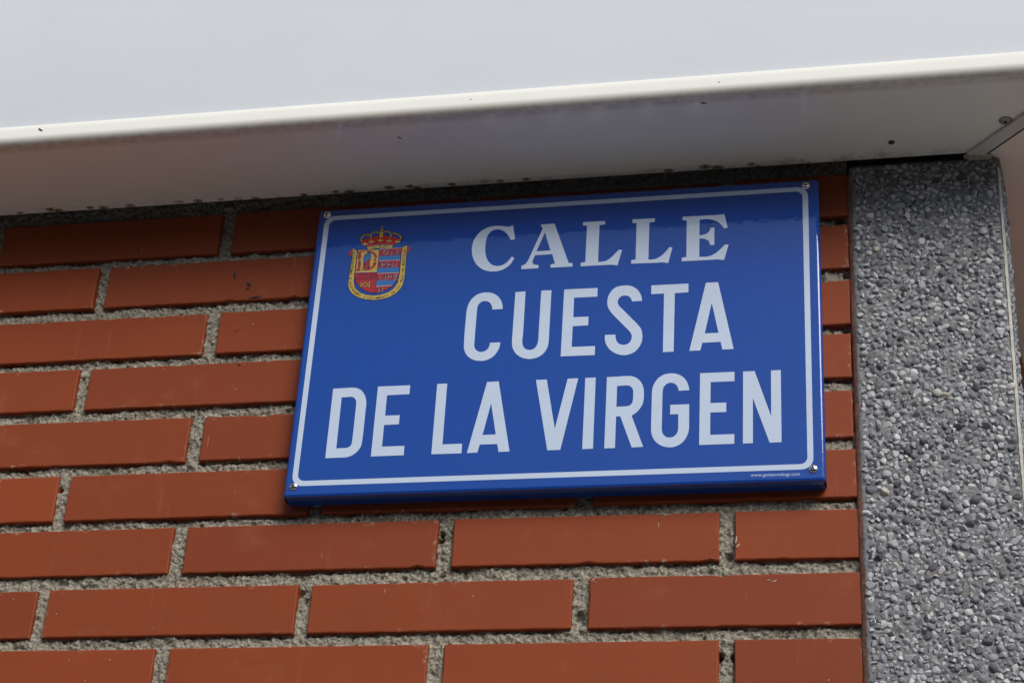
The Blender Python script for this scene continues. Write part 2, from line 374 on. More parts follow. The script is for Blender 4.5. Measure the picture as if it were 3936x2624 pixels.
# ------------------------------------------------------------------ outlines measured on the sign face, in millimetres
LETTERS = [
 ("C", ["c-202.37,457.47 c-199.50,441.30 c-203.22,440.48 s-207.28,447.35 s-212.22,451.94 s-217.57,453.66 s-222.73,452.26 s-225.98,448.29 s-227.63,442.34 s-227.97,434.30 s-227.08,426.22 s-224.99,420.09 s-222.12,415.92 s-218.49,413.37 s-214.68,412.46 s-210.39,412.98 s-205.95,415.87 s-203.01,419.66 c-201.82,421.90 c-198.74,420.51 s-201.83,414.28 s-206.17,409.94 s-211.76,407.32 s-218.62,406.57 s-225.05,407.84 s-231.06,411.19 s-236.08,416.82 s-239.50,424.37 s-240.90,431.81 s-240.54,439.17 s-238.37,445.76 s-234.65,451.25 s-229.36,455.29 s-223.64,457.26 s-217.24,457.56 s-211.94,456.79 s-207.80,455.89 s-204.90,456.09"]),
 ("A", ["c-175.61,456.14 c-162.04,456.20 c-146.53,411.57 c-142.70,410.93 c-142.65,407.19 c-163.51,407.34 c-163.68,410.84 c-159.55,411.56 c-162.57,422.11 c-179.00,422.07 s-180.25,418.51 s-181.12,415.59 s-180.63,412.92 s-178.44,411.46 c-175.09,410.91 c-175.20,407.43 c-191.50,407.49 c-191.59,411.12 s-188.51,412.43 s-186.36,414.94 c-184.83,418.47 c-173.23,451.39", "c-170.81,446.99 c-177.96,426.18 c-164.50,426.41"]),
 ("L", ["c-134.55,455.95 c-113.39,455.74 c-113.43,451.85 c-118.66,451.55 c-118.59,410.75 s-114.25,410.73 s-109.79,412.08 s-105.41,415.86 s-101.60,420.21 c-99.43,422.89 c-96.21,422.35 c-100.13,405.71 s-103.13,406.36 s-106.80,406.92 c-112.43,406.96 c-134.83,407.02 c-134.87,410.82 c-130.65,411.34 c-130.54,451.58 c-134.57,452.19"]),
 ("L", ["c-87.40,455.68 c-66.18,455.45 c-66.15,451.64 c-71.27,450.87 c-71.27,410.14 s-67.70,410.10 s-63.81,410.83 s-59.41,413.47 s-55.04,418.08 c-51.95,422.59 c-48.98,421.93 c-52.74,405.10 s-55.37,405.86 s-58.71,406.40 c-64.27,406.30 c-87.28,406.81 c-87.33,410.53 c-83.26,411.12 c-83.32,451.18 c-87.29,451.66"]),
 ("E", ["c-40.12,455.20 c-8.14,455.04 c-1.02,455.40 c2.20,440.30 c-1.23,439.49 s-3.63,443.48 s-6.98,447.01 s-11.45,449.64 s-16.47,450.93 c-24.06,450.87 c-24.10,433.57 s-20.22,433.89 s-16.90,435.37 s-14.70,437.99 c-13.83,441.22 c-10.17,441.36 c-10.15,422.08 c-13.91,422.20 s-15.16,426.21 s-17.40,428.65 s-20.73,429.86 c-24.07,430.15 c-23.97,410.05 s-18.89,409.78 s-13.93,410.37 s-8.99,413.09 s-4.06,417.64 c-0.22,422.07 c3.09,421.45 c-1.09,405.13 s-4.55,405.87 s-7.85,406.21 c-13.35,406.18 c-40.12,406.36 c-40.18,410.13 c-35.87,410.76 c-36.08,450.72 c-40.07,451.40"]),
 ("C", ["c-206.76,365.05 c-216.50,365.02 s-217.12,368.34 s-218.79,371.74 s-221.26,373.86 s-224.23,374.70 s-227.39,374.02 s-229.85,371.73 s-231.09,368.50 s-231.26,364.23 s-231.34,328.44 s-230.69,324.86 s-228.47,321.85 s-224.62,320.24 s-220.94,320.95 s-218.22,323.24 s-216.97,326.07 c-216.61,329.46 c-206.86,329.51 s-207.37,323.95 s-209.88,318.32 s-213.61,314.04 s-219.15,311.33 s-224.84,310.85 s-230.67,312.23 s-236.10,315.84 s-239.65,321.15 s-241.16,327.67 s-241.27,361.52 s-240.73,368.73 s-238.83,374.90 s-235.36,379.66 s-230.33,383.01 s-223.97,384.02 s-218.06,382.93 s-212.59,379.42 s-208.77,374.11 s-207.10,368.75"]),
 ("U", ["c-195.64,382.57 c-185.98,382.85 s-185.89,338.24 s-186.03,328.59 s-184.79,323.72 s-182.36,321.03 s-178.89,319.96 s-175.24,320.79 s-172.56,323.71 s-171.27,328.44 s-171.18,338.72 c-171.06,382.74 c-161.42,382.62 s-161.36,338.18 s-161.42,327.91 s-162.25,321.89 s-165.08,316.31 s-169.69,312.41 s-175.27,310.73 s-180.37,310.74 s-186.15,312.63 s-191.53,317.04 s-194.73,322.96 s-195.78,329.11 s-195.84,338.78"]),
 ("E", ["c-149.35,382.61 c-117.87,382.40 c-117.86,373.10 c-139.65,373.22 c-139.49,352.32 c-125.25,352.22 c-125.22,343.00 c-139.65,342.77 c-139.66,321.01 c-118.07,320.89 c-117.95,311.51 c-149.44,311.69"]),
 ("S", ["c-75.96,366.09 c-85.18,365.98 s-86.40,369.17 s-88.44,371.57 s-91.87,372.75 s-95.24,372.17 s-97.98,369.21 s-98.54,365.34 s-96.90,361.68 s-93.68,357.93 s-84.38,347.09 s-79.76,341.71 s-76.27,336.40 s-74.86,329.33 s-75.26,323.01 s-77.99,316.84 s-82.31,312.34 s-87.80,310.23 s-92.80,310.12 s-98.98,312.26 s-104.72,316.98 s-108.28,323.19 s-109.31,328.65 c-109.26,331.97 c-99.61,331.82 s-99.46,328.76 s-98.57,325.53 s-96.23,322.23 s-92.00,320.68 s-88.13,321.48 s-85.43,324.51 s-84.56,329.22 s-85.96,333.43 s-89.73,338.11 s-99.03,348.89 s-104.31,355.32 s-107.33,360.99 s-108.37,366.57 s-107.45,373.03 s-104.80,378.43 s-100.10,382.40 s-92.75,383.52 s-86.49,382.55 s-80.72,378.28 s-77.18,372.20"]),
 ("T", ["c-67.84,382.06 c-33.58,381.91 c-33.51,372.69 c-45.97,372.46 c-46.05,311.26 c-55.74,311.27 c-55.89,372.67 c-67.74,372.74"]),
 ("A", ["c-17.56,381.84 c-6.42,381.73 c7.90,311.18 c-2.05,311.08 c-3.89,319.12 c-20.30,319.06 c-21.97,311.26 c-31.88,311.27", "c-12.05,360.25 c-5.69,328.52 c-18.19,328.58"]),
 ("D", ["c-362.78,288.54 s-353.62,288.64 s-342.29,288.63 s-336.40,286.24 s-331.82,280.75 s-329.47,273.21 s-329.25,264.50 s-329.36,233.52 s-330.43,226.75 s-333.89,221.79 s-338.32,218.57 s-342.93,217.23 s-351.66,217.14 c-362.64,217.14", "c-353.58,279.05 s-349.39,279.11 s-343.74,279.12 s-340.73,277.23 s-339.20,274.09 s-338.86,268.41 s-338.85,233.05 s-339.46,229.66 s-341.23,227.60 s-343.92,226.69 s-347.90,226.68 c-353.23,226.63"]),
 ("E", ["c-319.72,288.70 c-289.02,288.64 c-288.94,279.37 c-310.25,279.23 c-310.11,258.12 c-296.20,258.11 c-296.24,248.82 c-310.18,248.65 c-310.09,226.70 c-289.06,226.63 c-288.86,217.25 c-319.59,217.17"]),
 ("L", ["c-263.39,288.72 c-253.95,288.71 c-253.71,226.65 c-235.44,226.67 c-235.36,217.10 c-263.23,217.18"]),
 ("A", ["c-216.55,288.56 c-205.72,288.65 c-191.41,217.14 c-201.38,217.11 c-203.11,225.04 c-219.15,225.10 c-220.77,217.20 c-230.41,217.08", "c-211.35,266.54 c-205.03,234.70 c-217.24,234.61"]),
 ("V", ["c-171.10,288.41 c-161.18,288.43 c-151.29,238.07 c-141.90,288.31 c-132.16,288.28 c-145.41,216.93 c-157.15,216.97"]),
 ("I", ["c-125.69,288.28 c-116.21,288.26 c-116.08,216.98 c-125.65,216.87"]),
 ("R", ["c-105.96,288.14 s-96.64,288.24 s-84.94,288.24 s-79.32,286.21 s-74.76,281.30 s-72.38,274.97 s-72.07,271.23 s-72.11,263.81 s-73.35,258.32 s-76.25,253.53 s-79.46,250.30 c-82.49,248.23 c-71.33,217.01 c-81.50,216.81 c-92.67,248.12 c-96.36,248.04 c-96.40,216.80 c-105.93,216.82", "c-96.45,278.66 s-91.89,278.76 s-86.33,278.68 s-83.51,277.05 s-81.75,273.54 s-81.61,270.43 s-81.66,264.25 s-82.50,260.58 s-84.65,258.52 s-87.39,257.78 s-91.80,257.73 c-96.39,257.69"]),
 ("G", ["c-31.38,271.37 c-40.71,271.13 s-41.71,274.86 s-43.98,278.09 s-47.62,279.71 s-51.49,278.77 s-54.21,275.76 s-55.13,272.06 s-55.23,265.82 s-55.25,239.27 s-55.12,232.53 s-53.83,228.51 s-51.32,225.97 s-48.30,225.12 s-44.76,225.89 s-42.07,228.63 s-40.77,232.84 s-40.74,238.03 c-40.79,247.85 c-48.10,247.99 c-48.11,257.43 c-31.31,257.41 s-31.21,241.29 s-31.21,233.36 s-31.97,228.52 s-34.61,222.56 s-38.90,218.19 s-44.31,215.87 s-49.21,215.65 s-55.25,217.46 s-60.26,221.48 s-63.40,226.77 s-64.62,232.32 s-64.77,239.06 s-64.73,268.76 s-64.47,274.37 s-62.64,279.93 s-59.13,285.10 s-53.90,288.31 s-47.23,289.18 s-41.64,287.83 s-36.59,284.32 s-33.19,278.83 s-31.75,274.07"]),
 ("E", ["c-21.90,287.99 c8.69,287.92 c8.65,278.49 c-12.44,278.58 c-12.50,257.61 c1.49,257.53 c1.46,248.19 c-12.54,248.20 c-12.48,226.26 c8.67,226.17 c8.58,216.77 c-22.05,216.79"]),
 ("N", ["c16.32,287.79 c26.45,287.85 c40.72,242.13 c40.92,287.63 c49.47,287.71 c49.48,216.68 c39.19,216.62 c24.83,260.89 c24.74,216.72 c16.10,216.65"]),
]
CREST = [
 ("S","ink",0,1.0,"-359.33,441.51 -359.29,431.83 -359.79,418.33 -359.90,404.19 -359.65,399.95 -358.00,394.94 -354.74,390.54 -348.70,386.34 -340.96,383.58 -332.15,382.36 -324.77,382.82 -317.53,384.82 -311.70,388.64 -307.79,393.28 -305.49,398.72 -304.93,406.39 -305.05,416.96 -305.24,431.14 -305.53,441.50 -309.90,439.29 -309.95,427.89 -309.93,413.74 -310.11,406.72 -310.84,399.75 -314.60,393.35 -319.82,389.48 -326.44,387.44 -333.84,386.98 -341.43,388.34 -347.98,391.53 -352.87,396.73 -354.71,402.46 -355.05,408.82 -355.09,421.58 -355.01,438.21 -359.33,441.51"),
 ("P","gold",1,0,"-359.33,441.51 -359.29,431.83 -359.79,418.33 -359.90,404.19 -359.65,399.95 -358.00,394.94 -354.74,390.54 -348.70,386.34 -340.96,383.58 -332.15,382.36 -324.77,382.82 -317.53,384.82 -311.70,388.64 -307.79,393.28 -305.49,398.72 -304.93,406.39 -305.05,416.96 -305.24,431.14 -305.53,441.50 -309.90,439.29 -309.95,427.89 -309.93,413.74 -310.11,406.72 -310.84,399.75 -314.60,393.35 -319.82,389.48 -326.44,387.44 -333.84,386.98 -341.43,388.34 -347.98,391.53 -352.87,396.73 -354.71,402.46 -355.05,408.82 -355.09,421.58 -355.01,438.21"),
 ("P","red",1,0,"-359.49,441.16 -364.69,435.19 -362.09,434.52 -361.63,431.84 -359.87,434.37"),
 ("S","ink",0,0.503,"-359.49,441.16 -364.69,435.19 -362.09,434.52 -361.63,431.84 -359.87,434.37"),
 ("P","red",1,0,"-305.43,441.85 -300.65,435.68 -303.11,435.27 -303.66,432.32 -305.24,434.70"),
 ("S","ink",0,0.503,"-305.43,441.85 -300.65,435.68 -303.11,435.27 -303.66,432.32 -305.24,434.70"),
 ("S","ink",0,1.35,"-354.16,439.15 -332.66,438.44 -310.94,439.00 -310.76,426.53 -310.86,410.28 -312.35,402.65 -316.17,396.93 -320.80,393.37 -326.77,390.95 -332.27,390.02 -337.99,391.28 -344.53,394.47 -350.09,400.07 -353.11,405.18 -354.30,409.48 -353.96,413.56 -354.16,439.15"),
 ("P","gold",1,0,"-354.16,439.15 -332.66,438.44 -332.53,413.41 -353.96,413.56"),
 ("P","red",1,0,"-353.96,413.56 -332.48,412.91 -332.27,390.02 -337.99,391.28 -344.53,394.47 -350.09,400.07 -353.11,405.18 -354.30,409.48"),
 ("P","red",1,0,"-332.66,438.44 -310.94,439.00 -310.76,426.53 -310.86,410.28 -312.35,402.65 -316.17,396.93 -320.80,393.37 -326.77,390.95 -332.27,390.02 -332.48,412.91"),
 ("P","sky",2,0,"-332.24,430.77 -310.86,431.15 -310.89,425.83 -332.24,426.15"),
 ("P","sky",2,0,"-332.30,417.64 -310.68,417.32 -310.80,411.68 -332.14,411.97"),
 ("P","sky",2,0,"-332.18,403.32 -312.52,403.22 -316.13,397.84 -332.06,397.56"),
 ("S","ink",3,0.44,"-332.66,438.44 -332.53,413.41 -332.29,390.23"),
 ("S","ink",3,0.44,"-353.96,413.56 -332.49,413.05"),
 ("S","ink",3,0.44,"-332.32,431.64 -310.93,431.87"),
 ("S","ink",3,0.44,"-332.37,418.35 -310.76,418.17"),
 ("S","ink",3,0.44,"-332.25,404.02 -312.59,403.92"),
 ("S","white",3,0.44,"-332.07,425.64 -310.96,425.26"),
 ("S","white",3,0.44,"-331.96,411.47 -310.88,411.13"),
 ("S","white",3,0.44,"-331.95,396.99 -316.32,397.29"),
 ("S","white",3,0.44,"-332.58,438.94 -310.94,439.00"),
 ("S","white",3,0.44,"-353.89,414.12 -332.55,413.62"),
 ("P","red",3,0,"-353.85,437.34 -350.01,438.02 -351.15,435.59 -350.40,431.25 -350.82,429.13 -352.33,428.52 -353.50,430.74 -352.98,434.99"),
 ("P","red",3,0,"-352.60,424.97 -349.98,425.16 -349.71,421.23 -350.69,418.46 -349.66,415.70 -353.55,415.66 -352.27,418.56 -352.31,422.11"),
 ("P","red",3,0,"-350.19,426.60 -350.29,425.89 -350.69,425.40 -351.31,425.25 -351.96,425.48 -352.48,426.03 -352.72,426.76 -352.62,427.47 -352.21,427.96 -351.60,428.12 -350.94,427.88 -350.43,427.33"),
 ("P","red",3,0,"-334.45,427.00 -334.56,426.23 -335.02,425.68 -335.69,425.52 -336.41,425.77 -336.97,426.38 -337.23,427.18 -337.13,427.96 -336.67,428.51 -336.00,428.67 -335.28,428.42 -334.71,427.80"),
 ("P","red",3,0,"-348.02,437.10 -348.08,436.67 -348.33,436.38 -348.70,436.29 -349.09,436.43 -349.40,436.76 -349.55,437.20 -349.49,437.63 -349.24,437.93 -348.87,438.02 -348.48,437.87 -348.17,437.54"),
 ("P","red",3,0,"-347.34,416.97 -347.40,416.51 -347.67,416.19 -348.07,416.09 -348.49,416.24 -348.83,416.60 -348.98,417.07 -348.92,417.53 -348.65,417.85 -348.25,417.95 -347.83,417.80 -347.49,417.44"),
 ("P","red",3,0,"-348.83,437.58 -345.10,438.20 -340.65,437.76 -336.60,434.99 -334.01,430.89 -334.03,429.11 -336.36,429.19 -337.24,431.82 -339.42,434.81 -342.41,436.44 -346.25,437.05 -348.74,436.72"),
 ("P","red",3,0,"-336.98,424.53 -334.23,424.64 -334.32,421.66 -335.68,418.92 -338.59,416.62 -342.23,415.44 -346.65,415.72 -348.30,416.53 -344.23,416.63 -340.59,417.81 -337.99,420.13"),
 ("S","ink",2,0.566,"-353.85,437.34 -350.01,438.02 -351.15,435.59 -350.40,431.25 -350.82,429.13 -352.33,428.52 -353.50,430.74 -352.98,434.99 -353.85,437.34"),
 ("S","ink",2,0.566,"-352.60,424.97 -349.98,425.16 -349.71,421.23 -350.69,418.46 -349.66,415.70 -353.55,415.66 -352.27,418.56 -352.31,422.11 -352.60,424.97"),
 ("P","ink",3,0,"-346.03,434.82 -343.10,437.06 -340.94,435.63 -339.95,430.57 -340.70,426.70 -340.59,417.81 -346.08,417.60 -346.92,420.34 -347.69,430.00"),
 ("P","sky",4,0,"-345.33,434.13 -343.03,436.34 -341.48,435.31 -340.45,430.60 -341.21,427.44 -344.36,427.43 -344.97,424.13 -346.43,424.22 -347.28,429.62 -345.72,431.66"),
 ("P","red",4,0,"-344.34,427.29 -341.19,427.80 -341.20,422.82 -341.59,418.44 -345.65,418.28 -346.35,420.31 -344.94,423.77"),
 ("P","white",4,0,"-344.21,434.27 -344.27,433.81 -344.54,433.49 -344.94,433.39 -345.37,433.54 -345.71,433.91 -345.86,434.38 -345.80,434.84 -345.53,435.17 -345.13,435.26 -344.70,435.11 -344.37,434.75"),
 ("P","white",4,0,"-342.26,435.57 -342.32,435.18 -342.54,434.91 -342.88,434.83 -343.24,434.96 -343.52,435.26 -343.66,435.67 -343.60,436.06 -343.37,436.33 -343.04,436.41 -342.68,436.28 -342.40,435.98"),
 ("S","ink",5,0.566,"-347.39,420.02 -346.12,418.02 -344.24,416.77 -342.06,416.91 -340.64,418.38 -340.09,420.47"),
 ("S","ink",2,1.069,"-347.14,403.05 -347.32,397.44"),
 ("S","gold",3,0.566,"-347.14,403.05 -347.32,397.44"),
 ("S","ink",2,1.069,"-338.48,402.72 -338.85,396.92"),
 ("S","gold",3,0.566,"-338.48,402.72 -338.85,396.92"),
 ("S","ink",2,1.069,"-347.14,403.05 -342.62,397.15 -338.48,402.72"),
 ("S","gold",3,0.566,"-347.14,403.05 -342.62,397.15 -338.48,402.72"),
 ("S","ink",2,1.069,"-347.32,397.44 -342.86,402.78 -338.85,396.92"),
 ("S","gold",3,0.566,"-347.32,397.44 -342.86,402.78 -338.85,396.92"),
 ("S","ink",0,0.814,"-351.18,447.60 -350.52,450.39 -348.16,451.65 -345.74,452.37 -343.55,452.22 -342.80,450.93 -341.94,451.58 -340.23,453.24 -337.23,454.27 -334.14,454.41 -333.86,453.16 -330.70,454.18 -328.55,454.39 -326.01,453.68 -323.40,452.26 -322.35,450.96 -321.52,451.96 -319.68,452.19 -317.15,451.48 -314.83,449.74 -313.74,447.90 -313.89,446.15 -316.49,444.21 -318.81,442.60 -324.10,443.13 -331.94,444.36 -338.09,443.90 -342.66,443.14 -345.37,442.27 -347.38,443.81"),
 ("P","red",1,0,"-351.18,447.60 -350.52,450.39 -348.16,451.65 -345.74,452.37 -343.55,452.22 -342.80,450.93 -341.94,451.58 -340.23,453.24 -337.23,454.27 -334.14,454.41 -333.86,453.16 -330.70,454.18 -328.55,454.39 -326.01,453.68 -323.40,452.26 -322.35,450.96 -321.52,451.96 -319.68,452.19 -317.15,451.48 -314.83,449.74 -313.74,447.90 -313.89,446.15 -316.49,444.21 -318.81,442.60 -324.10,443.13 -331.94,444.36 -338.09,443.90 -342.66,443.14 -345.37,442.27 -347.38,443.81"),
 ("S","ink",1,1.628,"-351.42,448.50 -352.35,451.58 -351.52,454.18 -348.90,455.96 -345.82,456.28 -343.90,455.79"),
 ("S","gold",3,0.751,"-351.42,448.50 -352.35,451.58 -351.52,454.18 -348.90,455.96 -345.82,456.28 -343.90,455.79"),
 ("S","ink",1,1.628,"-341.47,451.55 -342.77,453.76 -342.70,456.24 -341.01,458.08 -337.97,458.76 -334.81,458.19"),
 ("S","gold",3,0.751,"-341.47,451.55 -342.77,453.76 -342.70,456.24 -341.01,458.08 -337.97,458.76 -334.81,458.19"),
 ("S","ink",1,1.628,"-330.61,458.08 -327.71,458.59 -324.86,458.04 -322.83,456.12 -322.15,453.77 -323.29,451.02"),
 ("S","gold",3,0.751,"-330.61,458.08 -327.71,458.59 -324.86,458.04 -322.83,456.12 -322.15,453.77 -323.29,451.02"),
 ("S","ink",1,1.628,"-320.67,456.15 -317.85,455.78 -314.93,454.34 -312.88,452.08 -312.53,449.93 -313.40,447.52"),
 ("S","gold",3,0.751,"-320.67,456.15 -317.85,455.78 -314.93,454.34 -312.88,452.08 -312.53,449.93 -313.40,447.52"),
 ("S","ink",1,1.252,"-352.19,448.38 -353.57,451.31 -352.83,454.81 -349.94,457.10 -346.25,457.55 -344.01,456.87"),
 ("S","ink",1,1.252,"-342.87,451.64 -343.87,453.84 -343.71,457.02 -341.74,459.20 -338.38,459.79 -334.89,459.08"),
 ("S","ink",1,1.252,"-330.71,459.15 -327.81,459.66 -324.65,459.09 -321.98,456.95 -321.06,453.70 -322.04,450.93"),
 ("S","ink",1,1.252,"-320.76,457.22 -317.65,457.01 -314.10,455.34 -311.67,452.35 -311.26,449.49 -312.43,447.10"),
 ("S","pearl",2,0.282,"-352.19,448.38 -353.57,451.31 -352.83,454.81 -349.94,457.10 -346.25,457.55 -344.01,456.87"),
 ("S","pearl",2,0.282,"-342.87,451.64 -343.87,453.84 -343.71,457.02 -341.74,459.20 -338.38,459.79 -334.89,459.08"),
 ("S","pearl",2,0.282,"-330.71,459.15 -327.81,459.66 -324.65,459.09 -321.98,456.95 -321.06,453.70 -322.04,450.93"),
 ("S","pearl",2,0.282,"-320.76,457.22 -317.65,457.01 -314.10,455.34 -311.67,452.35 -311.26,449.49 -312.43,447.10"),
 ("P","gold",3,0,"-333.71,453.14 -334.27,457.44 -333.47,458.81 -331.77,458.87 -330.87,457.56 -330.46,453.28 -332.36,451.99"),
 ("S","ink",2,0.626,"-333.71,453.14 -334.27,457.44 -333.47,458.81 -331.77,458.87 -330.87,457.56 -330.46,453.28 -332.36,451.99 -333.71,453.14"),
 ("S","ink",4,0.501,"-332.51,457.50 -332.34,453.41"),
 ("S","ink",1,1.252,"-332.50,464.97 -332.42,462.47"),
 ("S","gold",3,0.689,"-332.50,464.97 -332.42,462.47"),
 ("S","ink",1,1.252,"-333.67,464.16 -331.32,463.99"),
 ("S","gold",3,0.689,"-333.67,464.16 -331.32,463.99"),
 ("S","ink",1,1.252,"-333.11,461.56 -331.56,461.59"),
 ("S","gold",3,0.689,"-333.11,461.56 -331.56,461.59"),
 ("S","ink",1,1.252,"-334.10,460.56 -330.69,460.57"),
 ("S","gold",3,0.689,"-334.10,460.56 -330.69,460.57"),
 ("S","green",3,0.751,"-333.71,459.71 -330.93,459.84"),
 ("P","ink",3,0,"-341.78,451.57 -340.41,448.64 -341.29,446.58 -342.60,448.79"),
 ("P","gold",4,0,"-341.73,451.03 -340.74,448.84 -341.36,447.29 -342.30,448.95"),
 ("P","gold",4,0,"-341.40,447.65 -343.39,449.02 -344.92,448.77 -342.91,447.22"),
 ("P","gold",4,0,"-341.40,447.65 -339.65,448.77 -338.05,448.31 -339.79,447.01"),
 ("P","white",5,0,"-340.77,447.61 -340.82,447.26 -341.03,447.01 -341.33,446.94 -341.65,447.06 -341.90,447.33 -342.02,447.69 -341.97,448.04 -341.77,448.29 -341.47,448.36 -341.15,448.24 -340.89,447.97"),
 ("P","ink",3,0,"-333.00,452.21 -331.64,449.29 -332.53,447.23 -333.82,449.44"),
 ("P","gold",4,0,"-332.95,451.68 -331.97,449.49 -332.59,447.94 -333.52,449.59"),
 ("P","gold",4,0,"-332.63,448.29 -334.62,449.67 -336.14,449.42 -334.13,447.87"),
 ("P","gold",4,0,"-332.63,448.29 -330.87,449.41 -329.28,448.95 -331.02,447.66"),
 ("P","white",5,0,"-332.00,448.25 -332.05,447.90 -332.26,447.66 -332.56,447.58 -332.88,447.70 -333.13,447.97 -333.25,448.34 -333.20,448.69 -333.00,448.93 -332.69,449.01 -332.37,448.89 -332.12,448.61"),
 ("P","ink",3,0,"-323.91,451.06 -322.56,448.14 -323.45,446.09 -324.74,448.29"),
 ("P","gold",4,0,"-323.86,450.53 -322.89,448.34 -323.52,446.80 -324.44,448.45"),
 ("P","gold",4,0,"-323.55,447.15 -325.53,448.52 -327.05,448.27 -325.05,446.72"),
 ("P","gold",4,0,"-323.55,447.15 -321.80,448.27 -320.21,447.81 -321.95,446.51"),
 ("P","white",5,0,"-322.93,447.11 -322.98,446.76 -323.18,446.52 -323.48,446.44 -323.80,446.56 -324.05,446.83 -324.17,447.19 -324.12,447.54 -323.92,447.79 -323.61,447.86 -323.29,447.74 -323.04,447.47"),
 ("P","ink",3,0,"-348.24,449.35 -346.86,446.43 -347.75,444.37 -349.05,446.57"),
 ("P","gold",4,0,"-348.19,448.82 -347.19,446.63 -347.82,445.08 -348.76,446.73"),
 ("P","gold",4,0,"-347.85,445.43 -349.85,446.80 -351.38,446.55 -349.36,445.00"),
 ("P","gold",4,0,"-347.85,445.43 -346.10,446.55 -344.50,446.09 -346.24,444.79"),
 ("P","white",5,0,"-347.23,445.39 -347.28,445.04 -347.48,444.80 -347.78,444.72 -348.10,444.84 -348.36,445.11 -348.48,445.48 -348.43,445.83 -348.23,446.07 -347.92,446.14 -347.60,446.03 -347.35,445.75"),
 ("P","ink",3,0,"-315.75,449.62 -314.40,446.71 -315.30,444.66 -316.58,446.86"),
 ("P","gold",4,0,"-315.70,449.09 -314.73,446.91 -315.36,445.36 -316.28,447.01"),
 ("P","gold",4,0,"-315.39,445.72 -317.37,447.09 -318.89,446.84 -316.90,445.29"),
 ("P","gold",4,0,"-315.39,445.72 -313.64,446.83 -312.06,446.37 -313.79,445.08"),
 ("P","white",5,0,"-314.77,445.68 -314.82,445.33 -315.03,445.08 -315.33,445.01 -315.65,445.13 -315.90,445.40 -316.01,445.76 -315.96,446.11 -315.76,446.35 -315.46,446.43 -315.14,446.31 -314.89,446.04"),
 ("S","ink",3,0.689,"-345.77,441.59 -343.24,442.65 -338.04,443.36 -331.88,443.66 -325.66,443.24 -319.41,442.47 -319.64,441.60 -320.81,439.22 -328.47,440.26 -336.21,440.42 -343.20,439.13 -344.22,440.08 -345.77,441.59"),
 ("P","gold",4,0,"-345.77,441.59 -343.24,442.65 -338.04,443.36 -331.88,443.66 -325.66,443.24 -319.41,442.47 -319.64,441.60 -320.81,439.22 -328.47,440.26 -336.21,440.42 -343.20,439.13 -344.22,440.08"),
 ("S","green",5,1.127,"-340.06,441.84 -337.30,442.15"),
 ("S","green",5,1.127,"-328.03,442.16 -324.61,441.94"),
 ("P","ink",5,0,"-331.75,442.31 -331.82,441.78 -332.13,441.42 -332.58,441.31 -333.06,441.48 -333.44,441.89 -333.62,442.43 -333.54,442.96 -333.24,443.32 -332.78,443.43 -332.30,443.26 -331.92,442.85"),
 ("P","ink",5,0,"-341.49,441.30 -341.54,441.01 -341.71,440.80 -341.96,440.74 -342.24,440.83 -342.45,441.07 -342.55,441.37 -342.51,441.67 -342.34,441.88 -342.08,441.94 -341.81,441.84 -341.59,441.61"),
 ("P","ink",5,0,"-334.92,442.20 -334.97,441.91 -335.14,441.70 -335.40,441.64 -335.67,441.73 -335.88,441.97 -335.98,442.27 -335.94,442.57 -335.77,442.78 -335.51,442.84 -335.24,442.74 -335.03,442.51"),
 ("P","ink",5,0,"-329.05,442.23 -329.10,441.94 -329.27,441.73 -329.53,441.67 -329.80,441.77 -330.01,442.00 -330.11,442.30 -330.07,442.60 -329.90,442.81 -329.64,442.87 -329.37,442.77 -329.15,442.54"),
 ("P","ink",5,0,"-322.50,441.51 -322.55,441.22 -322.72,441.01 -322.98,440.95 -323.25,441.05 -323.46,441.28 -323.56,441.58 -323.52,441.88 -323.34,442.09 -323.09,442.15 -322.82,442.05 -322.60,441.82"),
]
CREST_TEXT = [
 ('white', 3, 'O', '-328.83,432.48', '-323.52,432.70', 4.91),
 ('white', 3, 'N', '-320.44,431.93', '-314.70,432.12', 4.91),
 ('white', 3, 'PHI', '-330.18,418.35', '-314.21,418.46', 4.91),
 ('white', 3, 'LIPE', '-330.08,404.10', '-311.87,404.23', 5.16),
 ('white', 3, 'II', '-329.83,390.43', '-325.09,390.84', 4.53),
 ('ink', 4, 'O', '-329.18,432.86', '-323.87,433.08', 4.91),
 ('ink', 4, 'N', '-320.79,432.30', '-315.05,432.50', 4.91),
 ('ink', 4, 'PHI', '-330.53,418.73', '-314.56,418.84', 4.91),
 ('ink', 4, 'LIPE', '-330.42,404.47', '-312.21,404.60', 5.16),
 ('ink', 4, 'II', '-330.17,390.80', '-325.43,391.21', 4.53),
 ('ink', 4, 'TOTA PVL', '-352.91,409.40', '-332.56,409.18', 3.14),
 ('ink', 4, 'CHRA EST', '-352.89,405.52', '-332.50,405.30', 3.14),
]
RIBBON_PATH = "-357.99,438.91 -358.12,429.61 -358.50,416.83 -358.43,406.92 -357.64,400.53 -355.21,395.12 -351.01,390.66 -345.06,387.30 -337.98,384.86 -332.33,384.18 -324.94,384.71 -318.33,386.82 -312.81,390.66 -309.28,396.16 -307.42,401.64 -306.93,410.03 -307.12,420.62 -307.25,429.14 -307.35,438.76"

# ================================================================== setting: street
def sheet(name, x0, x1, y0, y1, z0, z1, mat, bev=.01):
    o = link(name, from_bm(name, box_bm(x0, x1, y0, y1, z0, z1, bev)), mat)
    o['kind'] = 'structure'
    return o
sheet('road', -150, 150, -150, 150, -0.30, -0.12, M['road'])
sheet('pavement', -40, 40, -2.4, 6.0, -0.118, 0.0, M['paving'])

